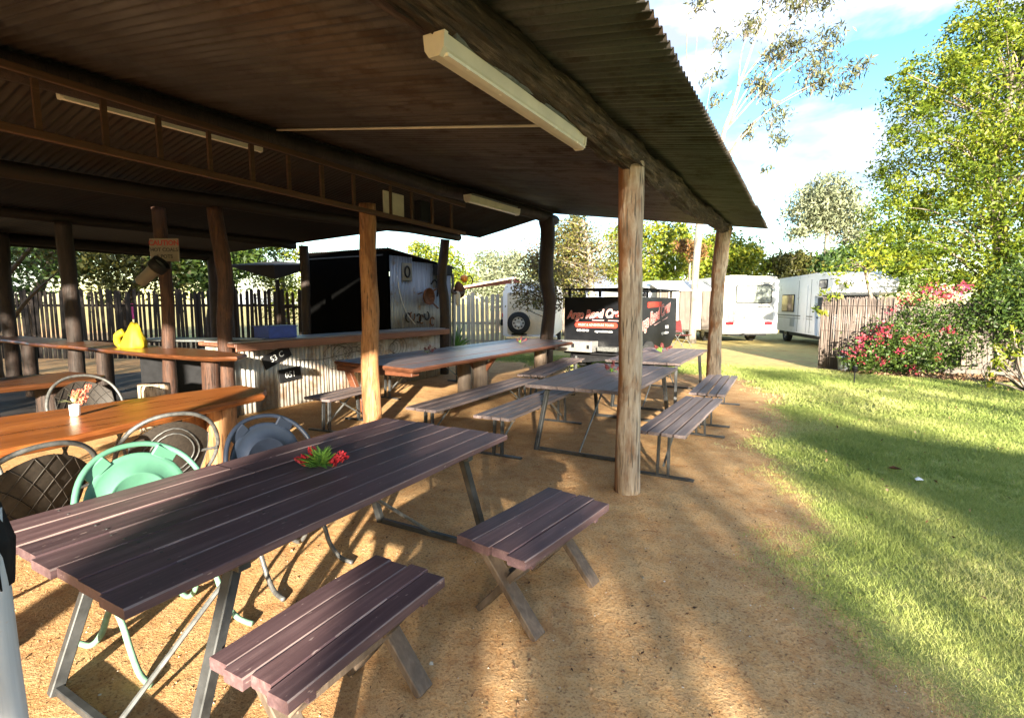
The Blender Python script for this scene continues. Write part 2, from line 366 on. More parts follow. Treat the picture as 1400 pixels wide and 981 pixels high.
def text(name, body, size, mat, mtx, parent=None, extrude=.0015, shear=0.0, align='CENTER', offset=0.0, world=True, sx=1.0, bold=0.0):
    cu = bpy.data.curves.new(name, 'FONT'); cu.body = body; cu.size = size; cu.extrude = extrude; cu.shear = shear; cu.align_x = align; cu.align_y = 'CENTER'; cu.offset = offset; cu.resolution_u = 3
    t = bpy.data.objects.new(name, cu); col.objects.link(t)
    dg = bpy.context.evaluated_depsgraph_get(); me = bpy.data.meshes.new_from_object(t.evaluated_get(dg)); bpy.data.objects.remove(t)
    me.transform(Matrix.Diagonal((sx, 1, 1, 1))); me.transform(mtx)
    if world and parent is not None: me.transform(Matrix.Translation(-parent.location))
    me.materials.clear(); me.materials.append(M[mat]); return link(name, me, parent)
def arc(c, rx, ry, a0, a1, n, z=0.0): return [(c[0] + rx * math.cos(a0 + (a1 - a0) * i / n), c[1] + ry * math.sin(a0 + (a1 - a0) * i / n), z) for i in range(n + 1)]
def bez(pts, n=10):
    """smooth curve through points (Catmull-Rom)"""
    P = [Vector(p) for p in pts]; P = [P[0] * 2 - P[1]] + P + [P[-1] * 2 - P[-2]]; out = []
    for i in range(1, len(P) - 2):
        for k in range(n):
            t = k / n; a, b, c, d = P[i - 1:i + 3]
            out.append(.5 * ((2 * b) + (c - a) * t + (2 * a - 5 * b + 4 * c - d) * t * t + (3 * b - a - 3 * c + d) * t ** 3))
    out.append(P[-2]); return out
def logtube(pts, rad, n=16, seg=24, seed=0, rough=.06, ridges=0.0, bend=.02):
    """a round timber with wobble, knots and, if asked, stringy bark ridges"""
    P = [Vector(p) for p in pts]
    C = bez(P, max(2, seg // (len(P) - 1))) if len(P) > 1 else P
    K = len(C); R0 = rad if hasattr(rad, '__len__') else [rad, rad]
    rr = [R0[0] + (R0[-1] - R0[0]) * i / (K - 1) for i in range(K)] if len(R0) == 2 else list(np.interp(np.linspace(0, 1, K), np.linspace(0, 1, len(R0)), R0))
    L = sum((C[i + 1] - C[i]).length for i in range(K - 1)) / (K - 1)
    for i in range(K):
        q = Vector((seed * 7.1, i * L * .9, 3.3)); d = Vector((noise.noise(q), noise.noise(q + Vector((9, 0, 5))), 0)) * bend
        if abs((C[-1] - C[0]).normalized().z) < .7: d = Vector((d.x * .7, 0, d.y))
        C[i] = C[i] + d
    def rf(i, a, p):
        x = 1 + rough * noise.noise(Vector((math.cos(a) * 1.3 + seed, math.sin(a) * 1.3, i * L * 3)))
        if ridges:
            x += ridges * (abs(noise.noise(Vector((math.cos(a) * 5, math.sin(a) * 5 + seed, i * L * 1.1)))) * 2 - .5) + ridges * .4 * noise.noise(Vector((a * 9, seed, i * L * 6)))
        return x
    return MB().tube(C, rr, n, rfun=rf)

# ------------------------------------------------------------------ foliage helper
def leaves_mesh(name, mat, pos, size, aspect=.45, flat=.0, droop=0.0, seed=1, lv=None, nrm=None):
    r = np.random.default_rng(seed); n = len(pos)
    d = r.normal(size=(n, 3)); d[:, 2] -= droop; d /= np.linalg.norm(d, axis=1, keepdims=True)
    e = r.normal(size=(n, 3)) if nrm is None else nrm + r.normal(size=(n, 3)) * .5
    s_ = np.cross(d, e); s_ /= (np.linalg.norm(s_, axis=1, keepdims=True) + 1e-9)
    up = np.cross(s_, d)
    L = size * r.uniform(.6, 1.3, (n, 1)); W = L * aspect
    v = np.empty((n, 4, 3)); v[:, 0] = pos - d * L * .5; v[:, 2] = pos + d * L * .5 - up * L * .12
    v[:, 1] = pos + s_ * W * .5 + up * L * .06; v[:, 3] = pos - s_ * W * .5 + up * L * .06
    return quads_mesh(name, mat, v, r.uniform(0, 1, n) if lv is None else lv)
def quads_mesh(name, mat, v, lv, k=4):
    n = len(v); me = bpy.data.meshes.new(name)
    me.vertices.add(n * k); me.vertices.foreach_set('co', v.reshape(-1).astype(np.float32))
    me.loops.add(n * k); me.loops.foreach_set('vertex_index', np.arange(n * k, dtype=np.int32))
    me.polygons.add(n); me.polygons.foreach_set('loop_start', np.arange(0, n * k, k, dtype=np.int32)); me.polygons.foreach_set('loop_total', np.full(n, k, dtype=np.int32))
    a = me.attributes.new('lv', 'FLOAT', 'FACE'); a.data.foreach_set('value', lv.astype(np.float32))
    me.materials.append(M[mat]); me.update(calc_edges=True); return me
def crown_points(blobs, per, clump=.35, cl_n=16, seed=1, shell=.5, sq=.8):
    """leaf positions gathered in clumps spread through overlapping lobes; also returns the clump centres"""
    r = np.random.default_rng(seed); out = []; cen = []; lvs = []
    vol = np.array([b[3] ** 2 for b in blobs]); cnt = np.maximum(3, (per * vol / vol.sum() / cl_n)).astype(int)
    for (x, y, z, rad), c in zip(blobs, cnt):
        d = r.normal(size=(c, 3)); d /= np.linalg.norm(d, axis=1, keepdims=True)
        d *= (r.uniform(shell ** 3, 1, (c, 1)) ** (1 / 3)) * rad; d[:, 2] *= sq
        k = d + (x, y, z); cen.append(k)
        m = r.integers(int(cl_n * .5), int(cl_n * 1.5) + 1, c)
        q = np.repeat(k, m, axis=0) + r.normal(size=(m.sum(), 3)) * clump * rad * np.array((1, 1, .75))
        out.append(q); base = np.repeat(r.uniform(.1, .8, c), m); lvs.append(np.clip(base + r.normal(size=m.sum()) * .10, 0, 1))
    return np.concatenate(out), np.concatenate(cen), np.concatenate(lvs)
def limbs(mb, start, targets, r0, seed=0, n=5, sag=.12):
    rd = random.Random(seed)
    for t in targets:
        s0 = Vector(start); t = Vector(t); d = t - s0; L = d.length
        mid = s0 + d * .5 + Vector((rd.uniform(-1, 1), rd.uniform(-1, 1), rd.uniform(.2, 1))) * L * sag
        C = bez([s0, mid, t], 4); K = len(C); mb.tube(C, [r0 * (1 - .88 * i / (K - 1)) for i in range(K)], n, caps=False)
def tree(name, label, base, trunk, rads, blobs, nleaf, lsize, lmat, tmat, seed=1, clump=.35, cl_n=16, nl=26, aspect=.45, droop=.2, group=None, cat='tree', shell=.5, lr=None, kind_trunk='trunk', hide=None):
    root = thing(name, label, cat, base, 0, group)
    pos, cen, lv = crown_points(blobs, nleaf, clump, cl_n, seed, shell)
    if hide is not None: k = ~hide(pos); pos = pos[k]; lv = lv[k]; cen = cen[~hide(cen)]
    b = np.array(base)
    link('crown', leaves_mesh('crown', lmat, pos - b, lsize, aspect, droop=droop, seed=seed, lv=lv), root)
    mb = logtube(trunk, rads, 10, 16, seed, .08, 0, .05)
    rd = random.Random(seed); P = [Vector(p) for p in bez(trunk, 6)]; H = len(P)
    idx = rd.sample(range(len(cen)), min(nl, len(cen)))
    for i in idx:
        t = cen[i]; j = min(range(H // 3, H), key=lambda q: (P[q] - Vector(t)).length + abs(P[q].z - (t[2] - .4 * (Vector(t) - P[q]).length)) * .7)
        limbs(mb, P[j], [t], (lr or rads[-1] * .6) * rd.uniform(.5, 1), seed + i)
    mb.build(kind_trunk, tmat, root, True, world=True); return root

# ------------------------------------------------------------------ ground
edge_pts = [(1.6, -4), (.62, .5), (.42, 1.6), (.20, 2.5), (.02, 3.0), (-.16, 4.3), (-.42, 5.3), (-.46, 6.8), (-.42, 8.5), (-.85, 10.2), (-1.3, 11.6), (-3.0, 11.9), (-5.0, 11.4), (-8, 12.2), (-13, 12.6)]
def seg_dist(px, py):
    """signed distance to the lawn's edge, positive on the lawn"""
    best = np.full(px.shape, 1e9); sign = np.ones(px.shape)
    for (ax, ay), (bx, by) in zip(edge_pts[:-1], edge_pts[1:]):
        dx, dy = bx - ax, by - ay; t = np.clip(((px - ax) * dx + (py - ay) * dy) / (dx * dx + dy * dy), 0, 1)
        d = np.hypot(px - ax - t * dx, py - ay - t * dy); cr_ = dx * (py - ay) - dy * (px - ax)
        k = d < best; best = np.where(k, d, best); sign = np.where(k, np.where(cr_ < 0, 1, -1), sign)
    return best * sign
def vnoise(x, y, f, seed=0):
    r = np.random.default_rng(seed); T = r.uniform(0, 1, (64, 64)); x = x * f; y = y * f
    xi = np.floor(x).astype(int); yi = np.floor(y).astype(int); fx = x - xi; fy = y - yi; fx = fx * fx * (3 - 2 * fx); fy = fy * fy * (3 - 2 * fy)
    g = lambda a, b: T[a % 64, b % 64]
    return (g(xi, yi) * (1 - fx) + g(xi + 1, yi) * fx) * (1 - fy) + (g(xi, yi + 1) * (1 - fx) + g(xi + 1, yi + 1) * fx) * fy
def lawn_cover(x, y):
    d = seg_dist(x, y); wob = (vnoise(x, y, .9, 1) - .5) * .7 + (vnoise(x, y, 2.6, 2) - .5) * .5 + (vnoise(x, y, 6, 3) - .5) * .25
    c = np.clip((d + wob * .8) / .95 + .12, 0, 1)
    near = np.clip((4.2 - y) / 3.2, 0, 1) * np.clip((2.4 - x) / 2.0, 0, 1)     # thin worn turf close to the camera
    c *= 1 - .30 * near
    far = np.clip((y - 13.2) / 2.0, 0, 1)
    dirtpatch = np.exp(-(((x + .3) / 1.6) ** 2 + ((y - 17.3) / 1.2) ** 2))
    bed = np.clip(1 - np.hypot((x - 3.2) / 2.7, (y - 14.6) / .85), 0, 1) * 3
    return np.clip(c * (1 - .5 * far) - dirtpatch - np.clip(bed, 0, 1), 0, 1)
def terrain(x, y): return .012 * (vnoise(x, y, 1.1, 5) - .5) + .006 * (vnoise(x, y, 3.7, 6) - .5)
def ground_mat():
    g = G('sandy_dirt_and_turf'); v = g.coord(rnd=False)
    big = g.noise(v, .55, 5, .6); med = g.noise(v, 4.5, 6, .6); fine = g.noise(v, 70, 4, .7); grit = g.noise(v, 190, 2, .6)
    dirt = g.ramp(med, [(.28, (.45, .225, .09)), (.5, (.61, .35, .145)), (.72, (.71, .455, .215))])
    dirt = g.mix(g.math('MULTIPLY', g.bw(big, .42, .66), .8), dirt, g.mix(.55, dirt, (.24, .10, .05)))
    blot = g.noise(v, 14, 6, .75, .5); dirt = g.mix(g.math('MULTIPLY', g.bw(blot, .50, .70), .55), dirt, (.25, .115, .05)); dirt = g.mix(g.math('MULTIPLY', g.bw(blot, .50, .30), .35), dirt, (.66, .45, .23))
    dirt = g.mix(g.math('MULTIPLY', g.bw(fine, .50, .66), .75), dirt, (.17, .075, .035))
    dirt = g.mix(g.math('MULTIPLY', g.bw(grit, .58, .75), .5), dirt, (.62, .40, .19))
    turf = g.ramp(med, [(.3, (.24, .27, .07)), (.6, (.36, .36, .11)), (.8, (.46, .39, .17))])
    turf = g.mix(g.math('MULTIPLY', g.bw(fine, .45, .7), .6), turf, (.055, .06, .014))
    dry = g.ramp(med, [(.3, (.36, .30, .11)), (.6, (.46, .37, .15)), (.8, (.38, .34, .11))])
    cov = g.n('ShaderNodeAttribute', attribute_name='cover').outputs['Fac']
    far = g.n('ShaderNodeAttribute', attribute_name='far').outputs['Fac']
    m = g.bw(g.math('ADD', cov, g.math('MULTIPLY', g.math('SUBTRACT', fine, .5), .8)), .38, .62)
    c = g.mix(m, dirt, turf)
    c = g.mix(g.math('MULTIPLY', far, g.bw(g.noise(v, 1.2, 5, .6), .3, .55)), c, dry)
    h = g.math('ADD', g.math('MULTIPLY', g.math('ADD', fine, g.math('MULTIPLY', blot, 1.6)), .5), g.math('ADD', g.math('MULTIPLY', med, 1.2), g.math('MULTIPLY', grit, .2)))
    M['ground'] = g.fin(c, .92, g.bump(h, .75, .022), spec=.15)
ground_mat()
def grid_ground():
    xs = np.concatenate([[-700, -200, -80, -40, -25], np.arange(-18, 8.01, .16), [12, 20, 40, 80, 200, 700]])
    ys = np.concatenate([[-700, -200, -80, -30, -12], np.arange(-4, 20.01, .16), [22, 24, 27, 30, 36, 44, 60, 90, 200, 900]])
    X, Y = np.meshgrid(xs, ys, indexing='ij'); nx, ny = X.shape
    Z = terrain(X, Y); Z[(np.abs(X) > 20) | (Y > 25) | (Y < -6)] = 0
    me = bpy.data.meshes.new('ground'); me.vertices.add(nx * ny); me.vertices.foreach_set('co', np.stack([X, Y, Z], -1).reshape(-1).astype(np.float32))
    i, j = np.meshgrid(np.arange(nx - 1), np.arange(ny - 1), indexing='ij'); a = i * ny + j
    q = np.stack([a, a + ny, a + ny + 1, a + 1], -1).reshape(-1, 4); n = len(q)
    me.loops.add(n * 4); me.loops.foreach_set('vertex_index', q.reshape(-1).astype(np.int32)); me.polygons.add(n)
    me.polygons.foreach_set('loop_start', np.arange(0, n * 4, 4, dtype=np.int32)); me.polygons.foreach_set('loop_total', np.full(n, 4, dtype=np.int32))
    cv = me.attributes.new('cover', 'FLOAT', 'POINT'); cv.data.foreach_set('value', lawn_cover(X, Y).reshape(-1).astype(np.float32))
    fv = me.attributes.new('far', 'FLOAT', 'POINT'); fv.data.foreach_set('value', np.clip((Y - 12.8 + (X + 3) * .1) / 3, 0, 1).reshape(-1).astype(np.float32))
    me.polygons.foreach_set('use_smooth', [True] * n); me.materials.append(M['ground']); me.update(calc_edges=True)
    tag(link('ground', me), 'sandy red brown dirt yard running into lawn', kind='structure')
grid_ground()
def grass():
    out = []; lvs = []; r = np.random.default_rng(3)
    for (y0, y1, dens, h, wd, nb) in ((.4, 3.2, 8000, .025, .0032, 5), (3.2, 5.5, 4800, .03, .0045, 5), (5.5, 9, 2000, .038, .008, 5), (9, 14.5, 650, .05, .016, 5)):
        x0, x1 = (-1.2, 4.5) if y1 < 4 else ((-1.6, 6.5) if y1 < 6 else ((-1.8, 8.0) if y1 < 10 else (-9, 9)))
        n = int(dens * (x1 - x0) * (y1 - y0)); x = r.uniform(x0, x1, n); y = r.uniform(y0, y1, n); c = lawn_cover(x, y)
        vis = (x * .875 + y * .485 < (y * .875 - x * .485) * 1.45 + 1.0)
        k = vis & (r.uniform(0, 1, n) < c ** 1.25 * (.45 + .55 * vnoise(x, y, 1.7, 9))); x, y, c = x[k], y[k], c[k]
        z = terrain(x, y)
        for b in range(nb):
            m = len(x); a = r.uniform(0, 2 * PI, m); hh = h * r.uniform(.4, 1.25, m) * (.45 + .55 * c); lean = r.uniform(.2, 1.2, m) * hh; q = r.uniform(0, 2 * PI, m)
            ox = x + r.normal(size=m) * .018; oy = y + r.normal(size=m) * .018
            v = np.empty((m, 3, 3)); sx, sy = np.cos(a) * wd * .5, np.sin(a) * wd * .5
            v[:, 0] = np.stack([ox - sx, oy - sy, z - .004], -1); v[:, 1] = np.stack([ox + sx, oy + sy, z - .004], -1)
            v[:, 2] = np.stack([ox + np.cos(q) * lean, oy + np.sin(q) * lean, z + hh], -1); out.append(v)
            lvs.append(np.clip(.12 + r.uniform(0, .45, m) + .5 * (1 - c) + .55 * (vnoise(x, y, .8, 12) - .5) + .4 * (vnoise(x, y, 3.3, 15) - .5), 0, 1))
    me = quads_mesh('lawn_grass', 'grass', np.concatenate(out), np.concatenate(lvs), 3)
    tag(link('lawn_grass', me), 'short green lawn grass thinning to dry tufts beside the dirt', 'grass', kind='stuff'); print('grass tris', len(me.polygons))
grass()
def litter():
    r = np.random.default_rng(5); n = 15000; x = r.uniform(-4.5, 2.2, n); y = r.uniform(.3, 9, n)
    c = lawn_cover(x, y); k = (r.uniform(0, 1, n) < (.18 + .75 * np.exp(-((x + .35 - .12 * (y - 3)) / .45) ** 2)) * (1 - .6 * c) * np.clip(3.2 / (y + .6), .25, 1)); x, y = x[k], y[k]
    z = terrain(x, y) + .006; pos = np.stack([x, y, z], -1); nr = np.tile(np.array((0, 0, 1.0)), (len(x), 1))
    d = r.normal(size=(len(x), 3)); d[:, 2] *= .25; d /= np.linalg.norm(d, axis=1, keepdims=True); s_ = np.cross(d, nr); s_ /= np.linalg.norm(s_, axis=1, keepdims=True)
    L = r.uniform(.004, .014, (len(x), 1)); W = L * r.uniform(.15, .6, (len(x), 1)); v = np.empty((len(x), 4, 3))
    v[:, 0] = pos - d * L; v[:, 2] = pos + d * L; v[:, 1] = pos + s_ * W + (0, 0, .003); v[:, 3] = pos - s_ * W
    v[..., 2] = np.maximum(v[..., 2], (z - .003)[:, None])
    lv = np.clip(r.uniform(0, .55, len(x)) + (r.uniform(0, 1, len(x)) > .85) * .45, 0, 1)
    tag(link('leaf_litter', quads_mesh('leaf_litter', 'litter', v, lv)), 'small dark leaf litter and bark flakes scattered over the dirt', 'leaf litter', kind='stuff')
    n = 9000; x = r.uniform(-4.5, 1.8, n); y = r.uniform(.3, 8, n); k = r.uniform(0, 1, n) < np.clip(2.6 / (y + .4), .15, 1) * (1 - lawn_cover(x, y)); x, y = x[k], y[k]; n = len(x)
    z = terrain(x, y); R = r.uniform(.0018, .006, n) * (1 + (r.uniform(0, 1, n) > .985) * 1.6); q = np.array([(1, 0, 0), (0, 1, 0), (-1, 0, 0), (0, -1, 0), (0, 0, .7)], float)
    fcs = np.array([(0, 1, 4), (1, 2, 4), (2, 3, 4), (3, 0, 4)]); P = q[None] * R[:, None, None] * r.uniform(.6, 1.4, (n, 5, 1)) + np.stack([x, y, z + .0005], -1)[:, None]
    v = P[:, fcs].reshape(-1, 3, 3); tag(link('pebbles', quads_mesh('pebbles', 'pebble', v, np.repeat(r.uniform(0, 1, n), 4), 3)), 'tiny stones and grit scattered over the dirt', 'pebbles', kind='stuff')
    n = 420; x = r.uniform(-1.5, 5, n); y = r.uniform(1.5, 13, n); k = lawn_cover(x, y) > .25; x, y = x[k], y[k]
    tag(link('fallen_leaves', leaves_mesh('fallen_leaves', 'litter', np.stack([x, y, .028 + r.uniform(0, .012, len(x))], -1), .045, .45, seed=14, nrm=np.tile(np.array((0, 0, 2.0)), (len(x), 1)))), 'small dead leaves scattered over the lawn', 'leaves', kind='stuff')
    n = 5000; x = r.uniform(.9, 5.6, n); y = r.uniform(13.6, 15.4, n); k = np.hypot((x - 3.2) / 2.5, (y - 14.6) / .8) < 1; x, y = x[k], y[k]
    pos = np.stack([x, y, .015 + r.uniform(0, .03, len(x))], -1)
    tag(link('garden_mulch', leaves_mesh('garden_mulch', 'litter', pos, .09, .4, seed=8)), 'red brown bark mulch in the garden bed under the shrub', 'mulch', kind='stuff')
litter()

# ------------------------------------------------------------------ main shelter
TILT = .027
def ridge_z(y): return 3.36 + TILT * y
SL = .145; SLL = .205
def corr_sheet(L, W, pitch=.076, amp=.011, nu=1, th=.0012, edge_wob=0.0, seed=0):
    """corrugated iron: length along local X, width along local Y, crests up"""
    mb = MB(); ns = int(round(W / pitch * 8)); nx = max(1, nu); vs = []
    rd = random.Random(seed)
    for side in (0, 1):
        for i in range(nx + 1):
            for j in range(ns + 1):
                y = W * j / ns; vs.append((L * i / nx, y, amp * math.sin(2 * PI * y / pitch) - side * th))
    st = ns + 1; o = (nx + 1) * st; fs = []
    for i in range(nx):
        for j in range(ns):
            a = i * st + j; fs.append((a, a + st, a + st + 1, a + 1)); fs.append((o + a, o + a + 1, o + a + st + 1, o + a + st))
    for j in range(ns):
        fs.append((j, j + 1, o + j + 1, o + j)); a = nx * st + j; fs.append((a + 1, a, o + a, o + a + 1))
    for i in range(nx):
        a = i * st; fs.append((a + st, a, o + a, o + a + st)); a = i * st + ns; fs.append((a, a + st, o + a + st, o + a))
    return mb.add(vs, fs)
XR = -5.0
sh = thing('picnic_shelter', 'open sided picnic shelter with corrugated iron gable roof on rough log posts', 'shelter', (XR, 4, 0))
y_start, y_end, SW = -3.4, 10.98, .76
Lr = 4.41; Ll = 2.05
mR = corr_sheet(Lr * math.sqrt(1 + SL * SL), SW + .05, nu=2).mesh('roof_sheet', 'roof', True)
mL = corr_sheet(Ll * math.sqrt(1 + SLL * SLL), SW + .05, nu=2).mesh('roof_sheet', 'roof_shaded', True)
k = 0; y = y_start
while y < y_end - .05:
    rd = random.Random(k)
    zz = ridge_z(y)
    o = link('roof_sheet', mR, sh, (0.01 + rd.uniform(-.012, .012), y - 4, zz + (k % 2) * .003), (math.atan(TILT), math.atan(SL), 0))
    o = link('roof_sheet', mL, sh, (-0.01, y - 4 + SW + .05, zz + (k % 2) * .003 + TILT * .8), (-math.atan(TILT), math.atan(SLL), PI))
    y += SW; k += 1
Y1 = y + .05
rc = MB()
for s_ in (-1, 1):
    sl = SL if s_ > 0 else SLL
    rc.add([(XR, y_start, ridge_z(y_start) + .035), (XR, Y1, ridge_z(Y1) + .035), (XR + s_ * .2, Y1, ridge_z(Y1) + .03 - .2 * sl), (XR + s_ * .2, y_start, ridge_z(y_start) + .03 - .2 * sl),
            (XR, y_start, ridge_z(y_start) + .03), (XR, Y1, ridge_z(Y1) + .03), (XR + s_ * .2, Y1, ridge_z(Y1) + .025 - .2 * sl), (XR + s_ * .2, y_start, ridge_z(y_start) + .025 - .2 * sl)], [(0, 1, 2, 3), (7, 6, 5, 4), (2, 6, 7, 3), (1, 5, 6, 2), (0, 3, 7, 4)])
rc.build('ridge_cap', 'roof', sh, world=True)
def beam_z(y, x): return ridge_z(y) - SL * (x - XR)
# bark covered eave beam and ridge beam
XB = -1.26
logtube([(XB + .02, -3.2, beam_z(-3.2, XB) - .135), (XB - .02, 1, beam_z(1, XB) - .13), (XB + .03, 4.2, beam_z(4.2, XB) - .165), (XB - .01, 7.2, beam_z(7.2, XB) - .15), (XB, 10.75, beam_z(10.75, XB) - .12)], [.105, .102, .11, .105, .10], 44, 260, 3, .12, .30, .03).build('eave_beam', 'bark', sh, True, True)['label'] = 'thick eave beam wrapped in stringy bark'
logtube([(XR + .01, -3.2, ridge_z(-3.2) - .13), (XR - .03, 4, ridge_z(4) - .13), (XR, 11.05, ridge_z(11.05) - .14)], [.10, .10, .11], 18, 60, 5, .08, .06, .03).build('ridge_beam', 'post_dark', sh, True, True)
XE = -6.95
logtube([(XE, -3, ridge_z(-3) - .205 * 1.9 - .11), (XE + .04, 4.5, ridge_z(4.5) - .205 * 1.9 - .13), (XE, 10.0, ridge_z(10) - .205 * 1.9 - .11)], [.085, .09, .08], 12, 40, 8, .06, 0, .03).build('eave_beam', 'dark_wood', sh, True, True)['label'] = 'thin peeled log beam above the bar'
# posts
def post(pts, r, mat, seed, label, par=sh, n=20, ridges=.03, rough=.09, bend=.03):
    o = logtube(pts, r, n, 40, seed, rough, ridges, bend).build('post', mat, par, True, True)
    if label: o['label'] = label
    return o
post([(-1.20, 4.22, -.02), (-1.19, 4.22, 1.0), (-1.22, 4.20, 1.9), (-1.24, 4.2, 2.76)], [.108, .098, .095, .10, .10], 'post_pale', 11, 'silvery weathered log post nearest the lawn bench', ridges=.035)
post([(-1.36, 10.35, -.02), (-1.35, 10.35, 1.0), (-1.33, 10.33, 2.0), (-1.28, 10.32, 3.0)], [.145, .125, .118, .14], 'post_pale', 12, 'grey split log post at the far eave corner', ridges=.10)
post([(-4.63, 4.74, -.02), (-4.65, 4.74, .9), (-4.61, 4.74, 1.5), (-4.66, 4.74, 2.2), (-4.64, 4.74, 2.80)], [.12, .108, .104, .10, .10], 'post_orange', 13, 'smooth orange gum log post by the long slab table', ridges=.02)
post([(-4.98, 10.62, -.02), (-5.0, 10.62, .8), (-4.92, 10.62, 1.6), (-5.04, 10.6, 2.3), (-4.97, 10.6, 3.1), (-5.0, 10.6, 3.48)], [.15, .15, .14, .17, .16, .17], 'post_dark', 14, 'crooked dark log post under the end of the ridge', ridges=.05)
post([(-7.05, 9.5, -.02), (-7.02, 9.5, 1.5), (-7.08, 9.5, 2.2), (-6.97, 9.5, 3.02)], [.12, .11, .11, .1], 'post_dark', 15, 'knotty dark post at the end of the bar', ridges=.05)
post([(-6.9, 4.30, -.02), (-6.92, 4.3, 1.2), (-6.85, 4.3, 2.0), (-6.95, 4.3, 2.88)], [.105, .095, .10, .10], 'post_red', 16, 'red brown log post at the corner of the bar', ridges=.08)
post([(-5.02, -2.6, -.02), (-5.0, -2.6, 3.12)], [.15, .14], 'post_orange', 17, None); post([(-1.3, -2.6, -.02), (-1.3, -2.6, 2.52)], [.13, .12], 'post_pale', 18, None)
post([(-6.95, -2.8, -.02), (-6.95, -2.8, 2.7)], [.12, .11], 'post_red', 19, None)
# conduit under the sheets
MB().tube([(-1.35, 3.74, beam_z(3.7, -1.35) - .03), (-4.9, 3.74, beam_z(3.7, -4.9) - .03)], .011, 6).build('conduit', 'fitting', sh, True, True)
for yy in (3.2, 5.4):
    pass
# timber truss along the ridge line
tr = -4.5
def ztop(y): return 3.31 - .006 * y
MB().bar((tr, -2.6, 3.15), (tr, 6.65, 3.07), .04, .05, bev=.005).build('truss_chord', 'truss_wood', sh, False, True)['label'] = 'upper timber chord'
MB().bar((tr, -2.6, 2.775), (tr, 6.65, 2.655), .045, .055, bev=.005).build('truss_chord', 'truss_wood', sh, False, True)['label'] = 'lower timber chord'
for i, yy in enumerate((.5, 1.05, 1.6, 1.99, 2.36, 2.76, 3.15, 3.55, 3.95, 4.4, 5.0, 5.4, 5.85, 6.3)):
    b = MB().box((tr + random.uniform(-.01, .01), yy, 2.915 - .009 * yy), (.026, random.uniform(.03, .045), .35)); b.build('truss_web', 'truss_wood', sh, False, True)
MB().box((tr - .12, 5.2, 2.86), (.02, .38, .3), bev=.004).build('junction_panel', 'cream', sh, False, True)
MB().box((tr - .1, 5.76, 2.86), (.12, .22, .27), bev=.01).build('meter_box', 'black', sh, False, True)
def light(label, a, b, mat='fitting', k_=1.0):
    a = Vector(a); b = Vector(b); root = thing('strip_light', label, 'strip light', tuple(a), 0, 'strip lights under the shelter roof')
    d = (b - a); L = d.length; y = d.normalized(); x = y.cross(Vector((0, 0, 1))).normalized(); z = x.cross(y); Rm = Matrix((x, y, z)).transposed()
    prof = [(x_ * k_, z_ * k_) for x_, z_ in ((-.062, .05), (-.055, -.02), (-.03, -.055), (.03, -.055), (.055, -.02), (.062, .05))]
    h = MB(); n = len(prof)
    vs = [Rm @ Vector((px, t, pz)) for t in (0, L) for px, pz in prof]; h.add(vs, [(i, (i + 1) % n, n + (i + 1) % n, n + i) for i in range(n)]); h.build('diffuser', mat, root)
    for t in (-.012, L + .012): MB().add([Rm @ Vector((px * 1.12, t + q, pz * 1.12)) for q in (-.012, .012) for px, pz in prof], [tuple(range(n)), tuple(reversed(range(n, 2 * n)))] + [(i, n + i, n + (i + 1) % n, (i + 1) % n) for i in range(n)]).build('end_cap', mat, root)
    t = MB().box((0, 0, 0), (.03, L, .012)); t.v = [tuple(Rm @ (Vector(q) + Vector((.045, L / 2, -.05)) * k_ + Vector((0, L / 2 * (1 - k_), 0)))) for q in t.v]; t.build('trim_strip', 'tube', root)
    t = MB().box((0, 0, 0), (.13 * k_, L * .92, .03), bev=.005); t.v = [tuple(Rm @ (Vector(q) + Vector((0, L / 2, .05 * k_ + .018)))) for q in t.v]; t.build('mounting_tray', 'steel_worn', root)
    return root
light('long cream strip light fixed under the bark covered eave beam', (-1.27, 1.70, 2.585), (-1.27, 3.15, 2.61), 'fitting', .74)
light('cream strip light mounted below the ridge near the far end', (-4.68, 7.0, 3.26), (-4.68, 8.62, 3.29))
light('dim yellowed strip light half hidden behind the timber truss', (-5.32, 2.06, 3.275), (-5.32, 3.82, 3.30), 'tube', .5)

# ------------------------------------------------------------------ low kitchen roof on the left
lk = thing('kitchen_lean_to', 'dark low roofed outdoor kitchen beyond the bar counter', 'shelter', (-10, 3, 0))
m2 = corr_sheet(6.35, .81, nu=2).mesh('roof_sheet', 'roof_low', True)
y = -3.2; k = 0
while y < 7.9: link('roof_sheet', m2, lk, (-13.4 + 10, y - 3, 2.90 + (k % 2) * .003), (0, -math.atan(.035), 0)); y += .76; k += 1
logtube([(-13.1, -3, 2.84), (-13.1, 8.1, 2.80)], [.09, .09], 10, 20, 21).build('eave_beam', 'dark_wood', lk, True, True)
logtube([(-10.2, -3, 2.93), (-10.2, 8.1, 2.93)], [.085, .08], 10, 20, 22).build('roof_beam', 'dark_wood', lk, True, True)
MB().box((-13.15, 2.5, 2.80), (.04, 11, .24)).build('fascia_board', 'dark_wood', lk, False, True)
for i, (x, y_, r, mt) in enumerate(((-7.5, 3.85, .085, 'post_red'), (-10.1, 3.8, .11, 'post_dark'), (-12.7, 3.8, .115, 'post_dark'), (-13.1, 7.9, .12, 'post_dark'), (-13.1, -2.6, .12, 'post_dark'), (-7.55, -2.6, .12, 'post_dark'), (-9.6, 7.85, .10, 'post_dark'))):
    post([(x, y_, -.02), (x + .02, y_, 1.5), (x, y_, 2.86)], [r, r * .95, r], mt, 30 + i, None, lk, 14, .04, .08, .03)

